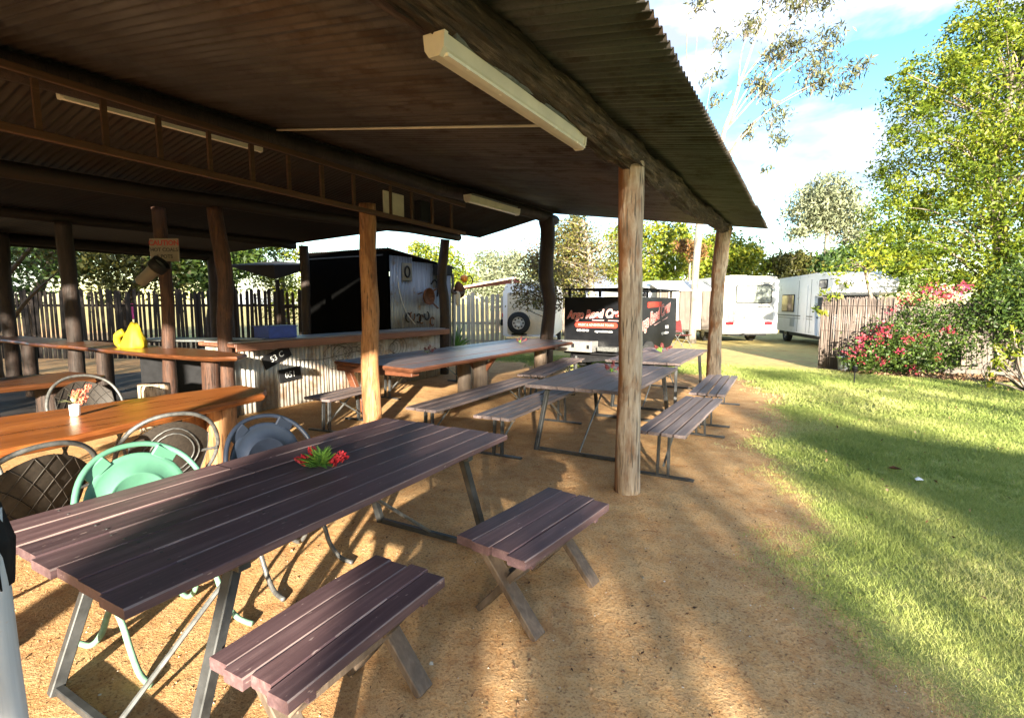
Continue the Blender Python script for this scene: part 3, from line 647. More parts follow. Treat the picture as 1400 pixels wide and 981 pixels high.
M['floor'] = plain('shade_dark_floor', (.028, .021, .016), .6, 0, .5, 1.5, .2)  # dark colour stands in for shade over the kitchen ground
xs = MB().box((-10.3, 2.2, .006), (6.0, 11.6, .05), bev=.01); tag(xs.build('floor', 'floor'), 'dark floor slab added to stand in for the kitchen shade', kind='structure')

# ------------------------------------------------------------------ tables and benches
def plank_mesh(W, L, T, mats, bev=.0035, seed=0):
    """one sawn board: chamfered, a little warped and uneven along its edges; part of the arris worn to bare wood"""
    rd = random.Random(seed * 31 + int(L * 977)); n = max(3, int(L / .22)); mb = MB(); vs = []; N = 8
    ph = [rd.uniform(0, 6) for _ in range(4)]; cup = rd.uniform(-.0015, .0015)
    for i in range(n + 1):
        t = i / n; y = -L / 2 + L * t; a = W / 2 + rd.uniform(-.0018, .0012); b_ = W / 2 + rd.uniform(-.0018, .0012); h = T / 2
        e = bev * rd.uniform(.6, 1.7); e2 = bev * rd.uniform(.6, 1.7); dz = .0016 * math.sin(ph[0] + t * 5) + cup; dx = .0012 * math.sin(ph[1] + t * 4)
        ye = y + (rd.uniform(-.004, .004) if i in (0, n) else 0)
        vs += [(x + dx, ye, z + dz) for x, z in ((-a + e, h), (b_ - e2, h), (b_, h - e2), (b_, -h + e), (b_ - e, -h), (-a + e, -h), (-a, -h + e), (-a, h - e))]
    mb.add(vs, [])
    for i in range(n):
        for j in range(N):
            j2 = (j + 1) % N; o = i * N; mb.f.append((o + j, o + N + j, o + N + j2, o + j2)); mb.mi.append(1 if j in (1, 7) and rd.random() < .86 else 0)
    mb.f.append(tuple(range(N))); mb.mi.append(0); mb.f.append(tuple(n * N + j for j in reversed(range(N)))); mb.mi.append(0)
    return mb.mesh('plank', mats)
def planks(root, n, W, L, T, z, mats, gap=.006, jit=.006, split=None, par=None):
    pw = (W - gap * (n - 1)) / n; ms = [plank_mesh(pw, L, T, mats, seed=q) for q in range(3)]
    for i in range(n):
        x = -W / 2 + pw / 2 + i * (pw + gap); rd = random.Random(i * 13 + int(L * 100))
        if split and i in split:
            c = split[i]; m1 = plank_mesh(pw, c - .004, T, mats, seed=i); m2_ = plank_mesh(pw, L - c - .004, T, mats, seed=i + 5)
            link('plank', m1, root, (x, -L / 2 + c / 2 - .002, z - T / 2 + .002)); link('plank', m2_, root, (x, L / 2 - (L - c) / 2 + .002, z - T / 2)); continue
        link('plank', ms[i % 3], root, (x, rd.uniform(-jit, jit), z - T / 2 + rd.uniform(-.002, .002)), (0, rd.uniform(-.006, .006), rd.uniform(-.0012, .0012)))
def steel_table(name, label, loc, rz, W, L, n, mats, split=None, lean=.20, inset=.18, H=.75, group=None, steel='steel', under=True):
    t = thing(name, label, 'table', loc, rz, group); T = .034
    planks(t, n, W, L, T, H, mats, split=split)
    for s_ in (-1, 1):
        yt = s_ * (L / 2 - inset - lean); yb = s_ * (L / 2 - inset + .04)
        for sx in (-1, 1):
            MB().bar((sx * (W / 2 - .10), yt, H - T - .03), (sx * (W / 2 - .07), yb, .0), .045, .045, bev=.004).build('leg', steel, t)
        MB().bar((-(W / 2 - .07), yb - s_ * .01, .022), (W / 2 - .07, yb - s_ * .01, .022), .03, .036, bev=.003).build('floor_bar', steel, t)
        MB().bar((-W / 2 + .04, yt, H - T - .025), (W / 2 - .04, yt, H - T - .025), .05, .04, bev=.003).build('top_rail', steel, t)
        MB().tube([(0, yb - s_ * .02, .04), (0, s_ * .12, H - T - .02)], .011, 6).build('brace', 'steel_worn', t)
    if under:
        sb = MB(); rd = random.Random(5)
        for q in (-.40, -.22, .22, .40):
            for i in range(n):
                for dx in (-.25, .25): sb.lathe([(.0055, 0), (.005, .0012), (0, .0014)], 6, (-W / 2 + (i + .5 + dx) * W / n, q * L + rd.uniform(-.01, .01), H + .001))
        tag(sb.build('screw_heads', 'steel', t), kind='stuff')
        for q in (-.22, .22): MB().box((0, q * L, H - T - .022), (W * .84, .07, .036), bev=.003).build('batten', mats[1], t)
    return t
P_ = ['purple', 'purple_end']; Q_ = ['grey_plank', 'grey_end']
ft = steel_table('plank_table', 'large purple brown plank table in the foreground on steel legs', (-2.145, 1.765, 0), 0.006, 1.06, 2.2, 7, P_, split={0: .90, 1: .93})
mt = steel_table('plank_table', 'weathered plank table behind the silvery post with a red flower sprig', (-1.95, 5.95, 0), .0, 1.14, 2.25, 6, Q_, group='grey plank tables by the lawn')
bt = steel_table('plank_table', 'farthest weathered plank table in front of the black trailer', (-2.0, 8.85, 0), .0, 1.1, 2.6, 6, Q_, group='grey plank tables by the lawn', lean=.1)
def steel_bench(label, loc, rz, L, W=.42, n=4, H=.45, mats=Q_, group='long steel framed benches'):
    t = thing('slat_bench', label, 'bench', loc, rz, group); planks(t, n, W, L, .03, H, mats, gap=.016)
    for s_ in (-1, 1):
        yb = s_ * (L / 2 - .16)
        for sx in (-1, 1): MB().bar((sx * .045, yb, H - .03), (sx * .05, yb + s_ * .02, .02), .05, .02, bev=.003).build('leg', 'steel', t)
        MB().bar((-.28, yb + s_ * .02, .012), (.28, yb + s_ * .02, .012), .045, .022, bev=.003).build('floor_bar', 'steel', t)
        MB().bar((-W / 2 + .02, yb, H - .048), (W / 2 - .02, yb, H - .048), .04, .03).build('seat_rail', 'bench_wood', t)
        MB().bar((0, yb, .10), (0, yb - s_ * .5, H - .04), .018, .014).build('brace', 'steel_worn', t)
    return t
steel_bench('grey slat bench along the left side of the middle plank table', (-2.72, 5.45, 0), .02, 2.05, .42)
steel_bench('grey slat bench on the lawn side right of the silvery post', (-1.0, 5.62, 0), -.03, 2.05, .44)
steel_bench('farther grey slat bench on the lawn side by the corner post', (-1.0, 7.92, 0), .02, 1.95, .44)
steel_bench('dark slat bench along the near side of the long slab table', (-3.62, 5.72, 0), .02, 2.65, .42, 3)
steel_bench('slanting slat bench at the far end of the long slab table', (-3.95, 8.8, 0), .14, 2.85, .46)
steel_bench('short dark bench in front of the corrugated bar', (-5.15, 4.75, 0), .1, .95, .42, 3)
steel_bench('dark bench on the bar side of the long slab table', (-6.05, 7.6, 0), .0, 2.4, .38, 3)
def x_bench(label, loc, rz, W, L):
    t = thing('wooden_stool', label, 'stool', loc, rz, 'short purple brown wooden stools'); H = .45
    planks(t, 4, W, L, .045, H, P_, gap=.005, jit=.012)
    for s_ in (-1, 1):
        yb = s_ * (L / 2 - .13)
        MB().bar((-W / 2 + .05, yb, H - .05), (W / 2 - .02, yb, .0), .035, .085, up=(0, 1, 0), bev=.004).build('leg', 'bench_wood', t)
        MB().bar((W / 2 - .05, yb - s_ * .038, H - .05), (-W / 2 + .02, yb - s_ * .038, .0), .035, .085, up=(0, 1, 0), bev=.004).build('leg', 'bench_wood', t)
        MB().box((0, yb + s_ * .03, H - .068), (W * .86, .035, .045), bev=.003).build('seat_rail', 'purple', t)
    MB().bar((0, -L / 2 + .15, H * .52), (0, L / 2 - .15, H * .52), .07, .03, bev=.003).build('stretcher', 'bench_wood', t)
    return t
x_bench('short purple wooden stool nearest the camera with a sunlit end', (-1.45, 1.29, 0), .02, .40, .78)
x_bench('short purple wooden stool standing by the far table leg', (-1.17, 2.41, 0), -.13, .43, .84)

def slab(root, outline, ztop, th, mats, name='slab_top', seed=0, wob=.03, inset=.03):
    """live edge timber slab: wavy outline, rounded waney side"""
    pts = []; n = len(outline)
    for i in range(n):
        a = Vector(outline[i]); b = Vector(outline[(i + 1) % n]); L = (b - a).length; m = max(2, int(L / .12))
        nr = Vector(((b - a).y, -(b - a).x)).normalized()
        for q in range(m):
            t = q / m; w = noise.noise(Vector((seed + i * 3.7, t * L * 1.6, 0))) * wob * min(1, 4 * t * (1 - t) + .2); pts.append(a + (b - a) * t + nr * w)
    c = sum(pts, Vector((0, 0))) / len(pts); N = len(pts); rings = []
    for off, z in ((inset * .35, 0), (0, -.006), (-.012, -th * .45), (.006, -th * .85), (inset * .8, -th)):
        ring = []
        for i in range(N):
            tn = (pts[(i + 1) % N] - pts[i - 1]).normalized(); nn = Vector((tn.y, -tn.x)); ring.append((pts[i].x - nn.x * off, pts[i].y - nn.y * off, ztop + z))
        rings.append(ring)
    mb = MB(); vs = [p for r in rings for p in r]; mb.add(vs, [tuple(range(N))], 0); o = 0
    for k_ in range(len(rings) - 1):
        for i in range(N): mb.f.append((k_ * N + i, (k_ + 1) * N + i, (k_ + 1) * N + (i + 1) % N, k_ * N + (i + 1) % N)); mb.mi.append(1)
    mb.f.append(tuple(reversed(range((len(rings) - 1) * N, len(rings) * N)))); mb.mi.append(1)
    return mb.build(name, mats, root, False, True)
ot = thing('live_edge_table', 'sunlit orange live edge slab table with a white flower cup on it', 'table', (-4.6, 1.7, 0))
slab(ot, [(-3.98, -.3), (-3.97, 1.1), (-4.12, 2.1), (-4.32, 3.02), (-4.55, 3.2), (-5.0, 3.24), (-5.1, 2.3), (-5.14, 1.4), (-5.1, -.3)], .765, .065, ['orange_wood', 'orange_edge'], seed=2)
for x, y_ in ((-4.55, 2.75), (-4.85, 2.7), (-4.6, .2)): logtube([(x, y_, 0), (x + .01, y_, .7)], [.125, .12], 14, 10, int(y_ * 9), .08, .03, .01).build('leg', 'post_orange', ot, True, True)
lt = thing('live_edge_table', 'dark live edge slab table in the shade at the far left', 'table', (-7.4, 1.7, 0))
slab(lt, [(-6.95, 0), (-7.0, 1.9), (-6.9, 2.75), (-7.15, 2.95), (-7.9, 2.9), (-8.0, 1.5), (-7.9, 0)], .76, .06, ['shaded_slab', 'shaded_slab_edge'], seed=4)
for x, y_ in ((-7.4, 2.5), (-7.4, .5)): logtube([(x, y_, 0), (x, y_, .7)], [.14, .13], 12, 8, 41, .08, .03, .01).build('leg', 'post_dark', lt, True, True)
lg = thing('slab_table', 'long red brown slab dining table running under the ridge', 'table', (-4.9, 7.3, 0))
for i, (xa, xb) in enumerate(((-4.14, -4.5), (-4.506, -4.92), (-4.926, -5.34), (-5.346, -5.66))):
    e0 = 4.93 + .04 * i; e1 = 10.05 + .35 * i if i < 3 else 10.6
    slab(lg, [(xa, e0), (xa + (.02 if i == 0 else 0), e1), (xb, e1 + .12), (xb, e0 + .03)], .80 + .002 * (i % 2), .055, ['red_slab', 'red_edge'], 'slab_top', 50 + i, .012 if i in (0, 3) else .003, .012)
MB().box((-4.95, 5.15, .705), (1.35, .16, .08), bev=.01).build('bearer', 'red_edge', lg, False, True)
MB().box((-4.95, 9.75, .705), (1.2, .16, .08), bev=.01).build('bearer', 'red_edge', lg, False, True)
for x, y_ in ((-4.62, 7.25), (-4.6, 9.5), (-5.2, 7.6)): logtube([(x, y_, 0), (x + .01, y_, .75)], [.13, .125], 14, 10, int(x * 9), .07, .03, .01).build('leg', 'bench_wood', lg, True, True)
MB().bar((-5.5, 5.15, .72), (-5.15, 5.15, .05), .1, .07, up=(0, 1, 0), bev=.006).build('leg', 'red_edge', lg, False, True)
MB().bar((-4.35, 7.25, .72), (-4.6, 7.25, .4), .06, .05, up=(0, 1, 0)).build('strut', 'red_edge', lg, False, True); MB().bar((-4.9, 7.25, .72), (-4.64, 7.25, .4), .06, .05, up=(0, 1, 0)).build('strut', 'red_edge', lg, False, True)

# ------------------------------------------------------------------ bar counter
br = thing('bar_counter', 'bar counter faced with corrugated iron and topped with red brown timber', 'bar counter', (-7.1, 6.8, 0))
mc = corr_sheet(1.0, .81, nu=1).mesh('corrugated_sheet', 'corr_bar', True)
for i in range(6): link('corrugated_sheet', mc, br, (-6.93 + 7.1 + .003 * (i % 2), 4.42 - 6.8 + .79 * i, .01), (0, -PI / 2, 0))
me_ = corr_sheet(1.0, .66, nu=1).mesh('corrugated_sheet', 'corr_bar', True)
link('corrugated_sheet', me_, br, (-7.58 + 7.1, 4.40 - 6.8, .01), (0, -PI / 2, -PI / 2))
MB().box((-7.1, 6.72, 1.03), (.86, 4.9, .055), bev=.01).build('counter_top', 'bar_wood', br, False, True)
for i in range(4):
    MB().box((-7.32 + .165 * i, 6.72, 1.0645), (.16, 4.88, .014), bev=.003).build('top_board', 'bar_top', br, False, True)
MB().box((-6.655, 6.72, 1.0), (.03, 4.9, .11), bev=.006).build('edge_board', 'bar_wood', br, False, True)
MB().box((-7.05, 6.8, .5), (.08, 4.6, .96)).build('inner_frame', 'dark_wood', br, False, True)
lb = thing('live_edge_bar', 'long live edge timber bar leaf running left from the corner post', 'bar counter', (-9, 3.6, 0))
slab(lb, [(-5.75, 3.42), (-5.6, 3.6), (-5.8, 3.85), (-6.7, 3.95), (-8, 3.98), (-10.2, 4.0), (-13.2, 4.0), (-13.2, 3.35), (-11.5, 3.42), (-10.3, 3.3), (-9.2, 3.38), (-8.0, 3.32), (-6.9, 3.3)], 1.0, .055, ['shaded_slab', 'shaded_slab_edge'], seed=9, wob=.06)
for x in (-6.2, -8.8, -11.4): logtube([(x, 3.65, 0), (x, 3.65, .95)], [.1, .1], 10, 8, 4, .06).build('leg', 'post_red' if x > -7 else 'post_dark', lb, True, True)
def plate(label, y_, z_, wd, ht, rot, txt):
    t = thing('number_plate', label, 'sign', (-6.905, y_, z_), 0, 'old number plates on the bar front')
    Rm = Matrix.Rotation(rot, 3, 'X')
    b = MB().box((0, 0, 0), (.012, wd, ht), Rm, bev=.004); b.build('plate', 'black', t)
    m = Matrix.Translation((.0075, 0, 0)) @ Matrix.Rotation(rot, 4, 'X') @ frame((0, 0, 0), (0, 1, 0), (0, 0, 1))
    text('lettering', txt, ht * .62, 'dull_white', m, t, .001, world=False)
plate('black number plate hung at a tilt on the bar front', 5.08, .80, .50, .20, R_(22), '53 C')
plate('black number plate hung level low on the bar front', 5.30, .50, .40, .21, R_(4), '051')
wc = thing('wire_coil', 'tangle of rusty barbed wire hung on the bar front', 'wire coil', (-6.88, 6.5, .72)); wb = MB(); rd = random.Random(3)
for i in range(9):
    cy, cz, ra = rd.uniform(-.45, .5), rd.uniform(-.1, .12), rd.uniform(.07, .2); a0 = rd.uniform(0, 6)
    wb.tube([(rd.uniform(0, .03), cy + ra * 1.3 * math.cos(a0 + q * .5), cz + ra * math.sin(a0 + q * .5) + q * .004) for q in range(15)], .005, 4)
wb.tube([(0.01, -1.1, .0), (0.015, -.6, -.04), (.01, 0, .02), (.01, .8, .1)], .005, 4); wb.build('strand', 'wire', wc)
wc2 = thing('wire_coil', 'smaller curl of rusty wire near the far end of the bar', 'wire coil', (-6.88, 7.6, .75)); wb = MB()
for i in range(5):
    ra = .08 + .03 * i; wb.tube([(.01 * i * .5, .05 * i + ra * math.cos(q * .5), ra * math.sin(q * .5)) for q in range(14)], .005, 4)
wb.build('strand', 'wire', wc2)
# ------------------------------------------------------------------ chairs
def tube_chair(label, loc, rz, shell, tube, kind='disc', group='round backed tube chairs'):
    t = thing('garden_chair', label, 'chair', loc, rz, group)
    half = [(.02, .225, .44), (-.04, .27, .54), (-.095, .285, .67), (-.165, .23, .81), (-.215, .125, .89)]
    loop = half + [(-.23, 0, .912)] + [(x, -y, z) for x, y, z in reversed(half)]
    MB().tube(bez(loop, 5), .0135, 8).build('hoop', shell if kind == 'disc' else tube, t, True)
    for s_ in (-1, 1):
        y = .215 * s_
        MB().tube(bez([(-.17, y, .44), (-.06, y, .34), (.06, y, .22), (.12, y, .10), (.20, y + .01 * s_, .025), (.30, y + .02 * s_, .012)], 5), .0135, 8).build('leg', tube, t, True)
        MB().tube(bez([(.19, y, .44), (.08, y - .012 * s_, .34), (-.06, y - .012 * s_, .22), (-.12, y, .10), (-.20, y + .01 * s_, .025), (-.29, y + .02 * s_, .012)], 5), .0135, 8).build('leg', tube, t, True)
    Rb = Matrix.Rotation(R_(-90), 3, 'Y') @ Matrix.Identity(3); tilt = Matrix.Rotation(R_(-13), 3, 'Y')
    if kind == 'disc':
        MB().lathe([(0, .452), (.13, .45), (.19, .456), (.215, .452), (.218, .44), (.2, .434), (0, .434)], 28).build('seat', shell, t, True)
        Rt = tilt @ Matrix.Rotation(R_(90), 3, 'Y')
        MB().lathe([(0, .002), (.12, .004), (.128, .011), (.134, .011), (.141, .003), (.205, .006), (.226, .010), (.232, .004), (.228, -.008), (0, -.010)], 40, (-.155, 0, .650), Rt).build('backrest', shell, t, True)
        for a in (-38, 38):
            a = R_(a); d = Vector((0, math.sin(a), math.cos(a))); p = Vector((-.155, 0, .655)); q0 = p + tilt @ (d * .21); q1 = p + tilt @ (d * .268)
            MB().bar(q0, q1 + Vector((.006, 0, 0)), .115, .018, up=(1, 0, 0), bev=.005).build('back_tab', shell, t)
    else:
        MB().lathe([(0, .455), (.2, .452), (.225, .445), (.2, .432), (0, .432)], 24).build('seat', shell, t, True)
        vs = []; fs = []; U, V = 12, 6
        def bp(u, v):
            wv = .165 + .055 * math.sin(min(1, v * 1.15) * PI * .6); y = (u * 2 - 1) * wv; cv = (y / .22) ** 2
            return Vector((-.10 - .115 * v + cv * .09, y, .46 + .40 * v - .12 * cv * v))
        for sd_ in (0, .012):
            for i in range(U + 1):
                for j in range(V + 1): vs.append(bp(i / U, j / V) - Vector((sd_, 0, 0)))
        n0 = (U + 1) * (V + 1)
        for i in range(U):
            for j in range(V):
                a = i * (V + 1) + j; fs.append((a, a + V + 1, a + V + 2, a + 1)); fs.append((n0 + a, n0 + a + 1, n0 + a + V + 2, n0 + a + V + 1))
        MB().add(vs, fs).build('backrest', shell, t, True)
        lat = MB()
        def line(u0, v0, u1, v1):
            for off in (.004, -.016): lat.tube([bp(u0 + (u1 - u0) * q / 6, v0 + (v1 - v0) * q / 6) + Vector((off, 0, 0)) for q in range(7)], .0024, 4)
        if kind == 'weave':
            for q in range(-3, 6):
                a = q / 5
                for sgn in (1, -1):
                    u0, u1 = a, a + .6
                    v0, v1 = 0, 1
                    if u0 < 0: v0 = -u0 / .6; u0 = 0
                    if u1 > 1: v1 = (1 - a) / .6; u1 = 1
                    if sgn < 0: u0, u1 = 1 - u0, 1 - u1
                    line(u0, v0, u1, v1)
        else:
            for k_ in (.30, .38):
                pts = [bp(.5 + k_ * math.cos(a), .48 + k_ * 1.1 * math.sin(a)) for a in np.linspace(0, 2 * PI, 24, False)]
                for off in (.004, -.016): lat.tube([p + Vector((off, 0, 0)) for p in pts], .005, 5, closed=True)
        for e in (0.0, 1.0): line(e, 0, e, 1)
        lat.build('woven_pattern', tube if kind != 'weave' else 'weave', t, True)
        MB().tube([(-.10, -.275, .62), (-.11, -.15, .62)], .01, 6).build('bracket', tube, t)
    return t
tube_chair('faded green plastic chair with round disc back tucked under the foreground table', (-2.60, 1.24, 0), .03, 'green_plastic', 'green_tube')
tube_chair('dark navy plastic chair with round disc back by the foreground table', (-2.64, 1.95, 0), -.05, 'navy_plastic', 'tube_grey')
tube_chair('dark woven chair with diamond pattern back at the far left', (-3.42, 1.02, 0), PI + .1, 'weave', 'tube_grey', 'weave')
tube_chair('dark woven chair with oval patterned back facing the orange table', (-3.62, 1.80, 0), PI - .25, 'weave', 'tube_grey', 'oval')
tube_chair('navy chair on the far side of the orange slab table', (-5.75, 1.35, 0), 0.05, 'navy_plastic', 'tube_grey')
tube_chair('dark chair in deep shade beside the navy chair by the orange table', (-5.8, 2.25, 0), -.1, 'weave', 'tube_grey', 'weave')

# ------------------------------------------------------------------ flowers on the tables
def sprig(label, loc, petals, leaf, cup=None, s=1.0, nl=26, seed=1, arms=None, cat='flowers'):
    t = thing('flower_arrangement', label, cat, loc, 0, 'flower sprigs on the tables'); rd = random.Random(seed); z0 = .0
    if cup:
        MB().lathe([(.026, 0), (.032, .004), (.034, .085), (.030, .085), (.028, .012), (0, .01)], 18).build('cup', cup, t, True); z0 = .085
    lf = MB()
    for i in range(nl):
        a = rd.uniform(0, 2 * PI); el = rd.uniform(.15, 1.35); L = rd.uniform(.05, .095) * s; wd = .011 * s
        d = Vector((math.cos(a) * math.cos(el), math.sin(a) * math.cos(el), math.sin(el))); p = Vector((rd.uniform(-.01, .01), rd.uniform(-.01, .01), z0 + .012)); sd_ = d.cross(Vector((0, 0, 1))).normalized() * wd
        up = sd_.cross(d).normalized(); m_ = p + d * L * .5 + up * .008; e = p + d * L - up * .012
        lf.add([p, m_ + sd_, e, m_ - sd_, m_ - up * .003], [(0, 1, 4), (0, 4, 3), (1, 2, 4), (4, 2, 3), (0, 3, 2, 1)])
    lf.build('leaves', leaf, t)
    for (a, el, L) in (arms or [(2.6, .6, .12), (1.7, .95, .12), (.35, .55, .13)]):
        d = Vector((math.cos(a) * math.cos(el), math.sin(a) * math.cos(el), math.sin(el))); L *= s; f = MB(); p0 = Vector((0, 0, z0 + .01))
        f.tube([p0, p0 + d * L], .003 * s, 5)
        for q in range(22):
            tt = .45 + .55 * rd.random(); b = rd.uniform(0, 2 * PI); u = d.cross(Vector((.3, .2, 1))).normalized(); v = d.cross(u); o = (u * math.cos(b) + v * math.sin(b)) * .018 * s * (1.2 - tt * .5)
            c = p0 + d * L * tt; f.tube([c, c + o + d * .010 * s, c + o * 1.25 - Vector((0, 0, .006 * s))], [.0042 * s, .004 * s, .002 * s], 4)
        f.build('flower_spike', petals, t)
    return t
sprig('red grevillea flowers with green leaves lying on the foreground table', (-2.13, 1.79, .753), 'flower_red', 'sprig_leaf', s=1.3, nl=70, seed=2, arms=[(3.5, .35, .10), (2.9, .7, .09), (.75, .5, .10), (.45, .4, .11)])
sprig('coral flowers in a small white cup on the orange slab table', (-4.70, 1.73, .766), 'flower_coral', 'sprig_pale', 'vase', 1.15, 14, 3, arms=[(2.7, .55, .12), (2.2, .9, .10), (1.0, .95, .14), (.2, .35, .12)])
sprig('dull red and brown flowers lying on the middle plank table', (-1.97, 6.08, .753), 'petal_dull', 'sprig_leaf', s=1.25, nl=14, seed=5)
sprig('dull red sprig on the farthest plank table', (-2.05, 9.05, .753), 'petal_dull', 'sprig_leaf', s=1.5, nl=10, seed=6)
sprig('withered sprig on the near half of the long slab table', (-5.15, 6.5, .806), 'petal_dull', 'sprig_pale', s=1.2, nl=12, seed=7)
sprig('small dark sprig on the far half of the long slab table', (-4.86, 9.1, .806), 'petal_dull', 'sprig_leaf', s=1.2, nl=10, seed=8)

# ------------------------------------------------------------------ pale post at the left edge of the view
wp = thing('timber_post', 'whitewashed timber post with crumpled black cloth over its top at the left edge', 'post', (-1.474, .355, 0))
logtube([(-1.474, .355, 0), (-1.474, .355, .6), (-1.479, .359, 1.17)], [.056, .052, .045], 20, 24, 61, .06, .03, .008).build('timber', 'pale_wood', wp, True, True)
bk = logtube([(-1.479, .360, 1.0), (-1.474, .355, 1.10), (-1.477, .355, 1.215)], [.045, .050, .030], 30, 40, 63, .28, .30, .008); bk.build('cloth_cover', 'black', wp, True, True)

# ------------------------------------------------------------------ kiosk hut, things hanging on it
ht = thing('kiosk_hut', 'small hut with front painted black as a dark opening and corrugated iron side wall behind the bar', 'hut', (-9.7, 9.6, 0))
HX, HY0, HY1 = -8.3, 9.15, 11.55
mh = MB(); ns = 0
mw = {}
for i in range(3):
    y0 = HY0 + .8 * i; h0 = 2.80 - .115 * (y0 - HY0 + .4) - .06
    link('corrugated_sheet', corr_sheet(h0, .80, pitch=.1, amp=.017, nu=1).mesh('corrugated_sheet', 'corr_blue', True), ht, (HX + 9.7, y0 - 9.6, 0.02), (0, -PI / 2, 0))
MB().prism([(-11.3, 0.0), (-11.3, 2.84), (-8.36, 2.80), (-8.36, 0.0)], 9.12, 9.2, axis=1).build('front_wall', 'void', ht, False, True)  # solid panel, black in place of an unlit opening
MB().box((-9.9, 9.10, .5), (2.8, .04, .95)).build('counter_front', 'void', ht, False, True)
MB().box((-9.9, 9.105, 2.72), (2.9, .03, .03)).build('head_rail', 'steel', ht, False, True)
MB().box((-9.05, 9.085, 2.56), (.14, .03, .32), bev=.004).build('notice', 'yellow', ht, False, True)
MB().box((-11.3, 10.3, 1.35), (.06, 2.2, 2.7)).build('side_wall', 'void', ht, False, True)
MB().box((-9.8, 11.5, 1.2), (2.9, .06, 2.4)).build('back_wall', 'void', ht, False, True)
mr = corr_sheet(2.75, .81, nu=1).mesh('roof_sheet', 'roof_low', True)
for i in range(4): link('roof_sheet', mr, ht, (-8.2 + 9.7 - .77 * i, 9.0 - 9.6, 2.86 + .003 * (i % 2)), (0, R_(6.5), PI / 2))
MB().box((HX + .04, 11.58, 1.2), (.05, .05, 2.4)).build('corner_post', 'steel_worn', ht, False, True)
MB().box((-8.12, 10.95, 2.46), (.22, .55, .26), bev=.01).build('speaker_box', 'black', ht, False, True)
rs = thing('round_emblem', 'white square board with a dark horseshoe ring on the hut wall', 'sign', (HX + .03, 9.72, 2.36))
MB().box((0, 0, 0), (.015, .36, .42), bev=.004).build('board', 'sign_white', rs)
MB().tube([(.012, .085 * math.cos(a), .125 * math.sin(a)) for a in np.linspace(0, 2 * PI, 20, False)], .024, 6, closed=True).build('ring', 'black', rs, True)
pan = thing('rusty_pan', 'big rusty iron pot with handles hanging on the hut wall', 'pot', (HX + .1, 10.35, 1.78))
MB().lathe([(0, 0), (.13, .01), (.2, .05), (.215, .11), (.2, .11), (.18, .055), (0, .02)], 20, (0, 0, 0), Matrix.Rotation(R_(90), 3, 'Y')).build('bowl', 'rust', pan, True)
MB().bar((.03, .15, -.12), (.05, .42, -.30), .03, .03).build('handle', 'rust', pan); MB().bar((.03, .12, .1), (.06, .36, .2), .03, .03).build('handle', 'rust', pan); MB().bar((.03, -.18, .1), (.03, -.36, .05), .025, .025).build('handle', 'rust', pan)
hk = thing('iron_hook', 'curved iron hook hanging above the rusty pot', 'hook', (HX + .06, 10.75, 2.0))
MB().tube(bez([(0, -.14, .1), (0, 0, .2), (0, .12, .12), (0, .13, -.05), (0, .1, -.22)], 5), .022, 6).build('hook_rod', 'black', hk, True)
hs = thing('horse_shoes', 'row of rusty horseshoes hung low on the hut wall', 'horseshoes', (HX + .06, 10.1, 1.22))
rd = random.Random(21)
for i in range(6):
    a0 = rd.uniform(0, 6); cy = -.42 + .19 * i + rd.uniform(-.05, .05); cz = rd.uniform(-.08, .12)
    MB().tube([(.012 * (i % 3), cy + .085 * math.cos(a + a0), cz + .105 * math.sin(a + a0)) for a in np.linspace(R_(-50), R_(230), 12)], .018, 5).build('horseshoe', 'rust' if i % 2 else 'black', hs, True)
cr_ = thing('coil_cable', 'pale cable draped down the hut wall to the bar', 'cable', (HX + .05, 9.4, 1.7))
MB().tube(bez([(0, -.05, .55), (.02, .02, .1), (.03, .2, -.3), (.05, .5, -.6)], 6), .012, 5).build('cable', 'dull_white', cr_, True)
sk = thing('bull_skull', 'pale bull skull with dark horns hung by the knotty post', 'skull', (-7.0, 10.0, 1.75))
MB().lathe([(0, 0), (.05, .02), (.07, .12), (.09, .25), (.05, .33), (0, .34)], 12, (0, 0, -.2), Matrix.Scale(.7, 3, (1, 0, 0))).build('cranium', 'dull_white', sk, True)
for s_ in (-1, 1): MB().tube(bez([(0, s_ * .06, .1), (0, s_ * .2, .1), (.02, s_ * .28, .2)], 5), [.03] * 6 + [.025, .02, .015, .012, .006], 7).build('horn', 'trunk_dark', sk, True)
bd = thing('rusty_bird', 'rusty iron bird ornament beyond the knotty post', 'ornament', (-8.1, 11.75, 2.1))
MB().lathe([(0, 0), (.1, .06), (.16, .2), (.12, .36), (.05, .46), (0, .48)], 12, (0, 0, -.35), Matrix.Rotation(R_(20), 3, 'X')).build('body', 'rust', bd, True)
MB().lathe([(0, 0), (.09, .03), (.11, .1), (.07, .18), (0, .2)], 10, (0, .03, .12), Matrix.Rotation(R_(50), 3, 'Y')).build('head', 'amber', bd, True)
MB().tube(bez([(.1, .1, .22), (.22, .14, .24), (.27, .15, .12), (.24, .15, .02)], 4), .018, 6).build('beak', 'black', bd, True)
ln = thing('hut_awning', 'sloping dark canvas awning left of the black hut', 'awning', (-12.2, 8.6, 0))
MB().add([(-13.3, 8.4, 2.62), (-11.35, 8.4, 2.55), (-11.35, 9.9, 2.66), (-13.3, 9.9, 2.82), (-13.3, 8.4, 2.60), (-11.35, 8.4, 2.20), (-11.35, 9.9, 2.64), (-13.3, 9.9, 2.80)], [(0, 1, 2, 3), (7, 6, 5, 4), (0, 4, 5, 1), (1, 5, 6, 2), (2, 6, 7, 3), (3, 7, 4, 0)]).build('canvas', 'dark_paling', ln, False, True)
for x in (-13.2, -11.4): MB().box((x, 8.5, 1.1), (.07, .07, 2.2)).build('pole', 'dark_wood', ln, False, True)

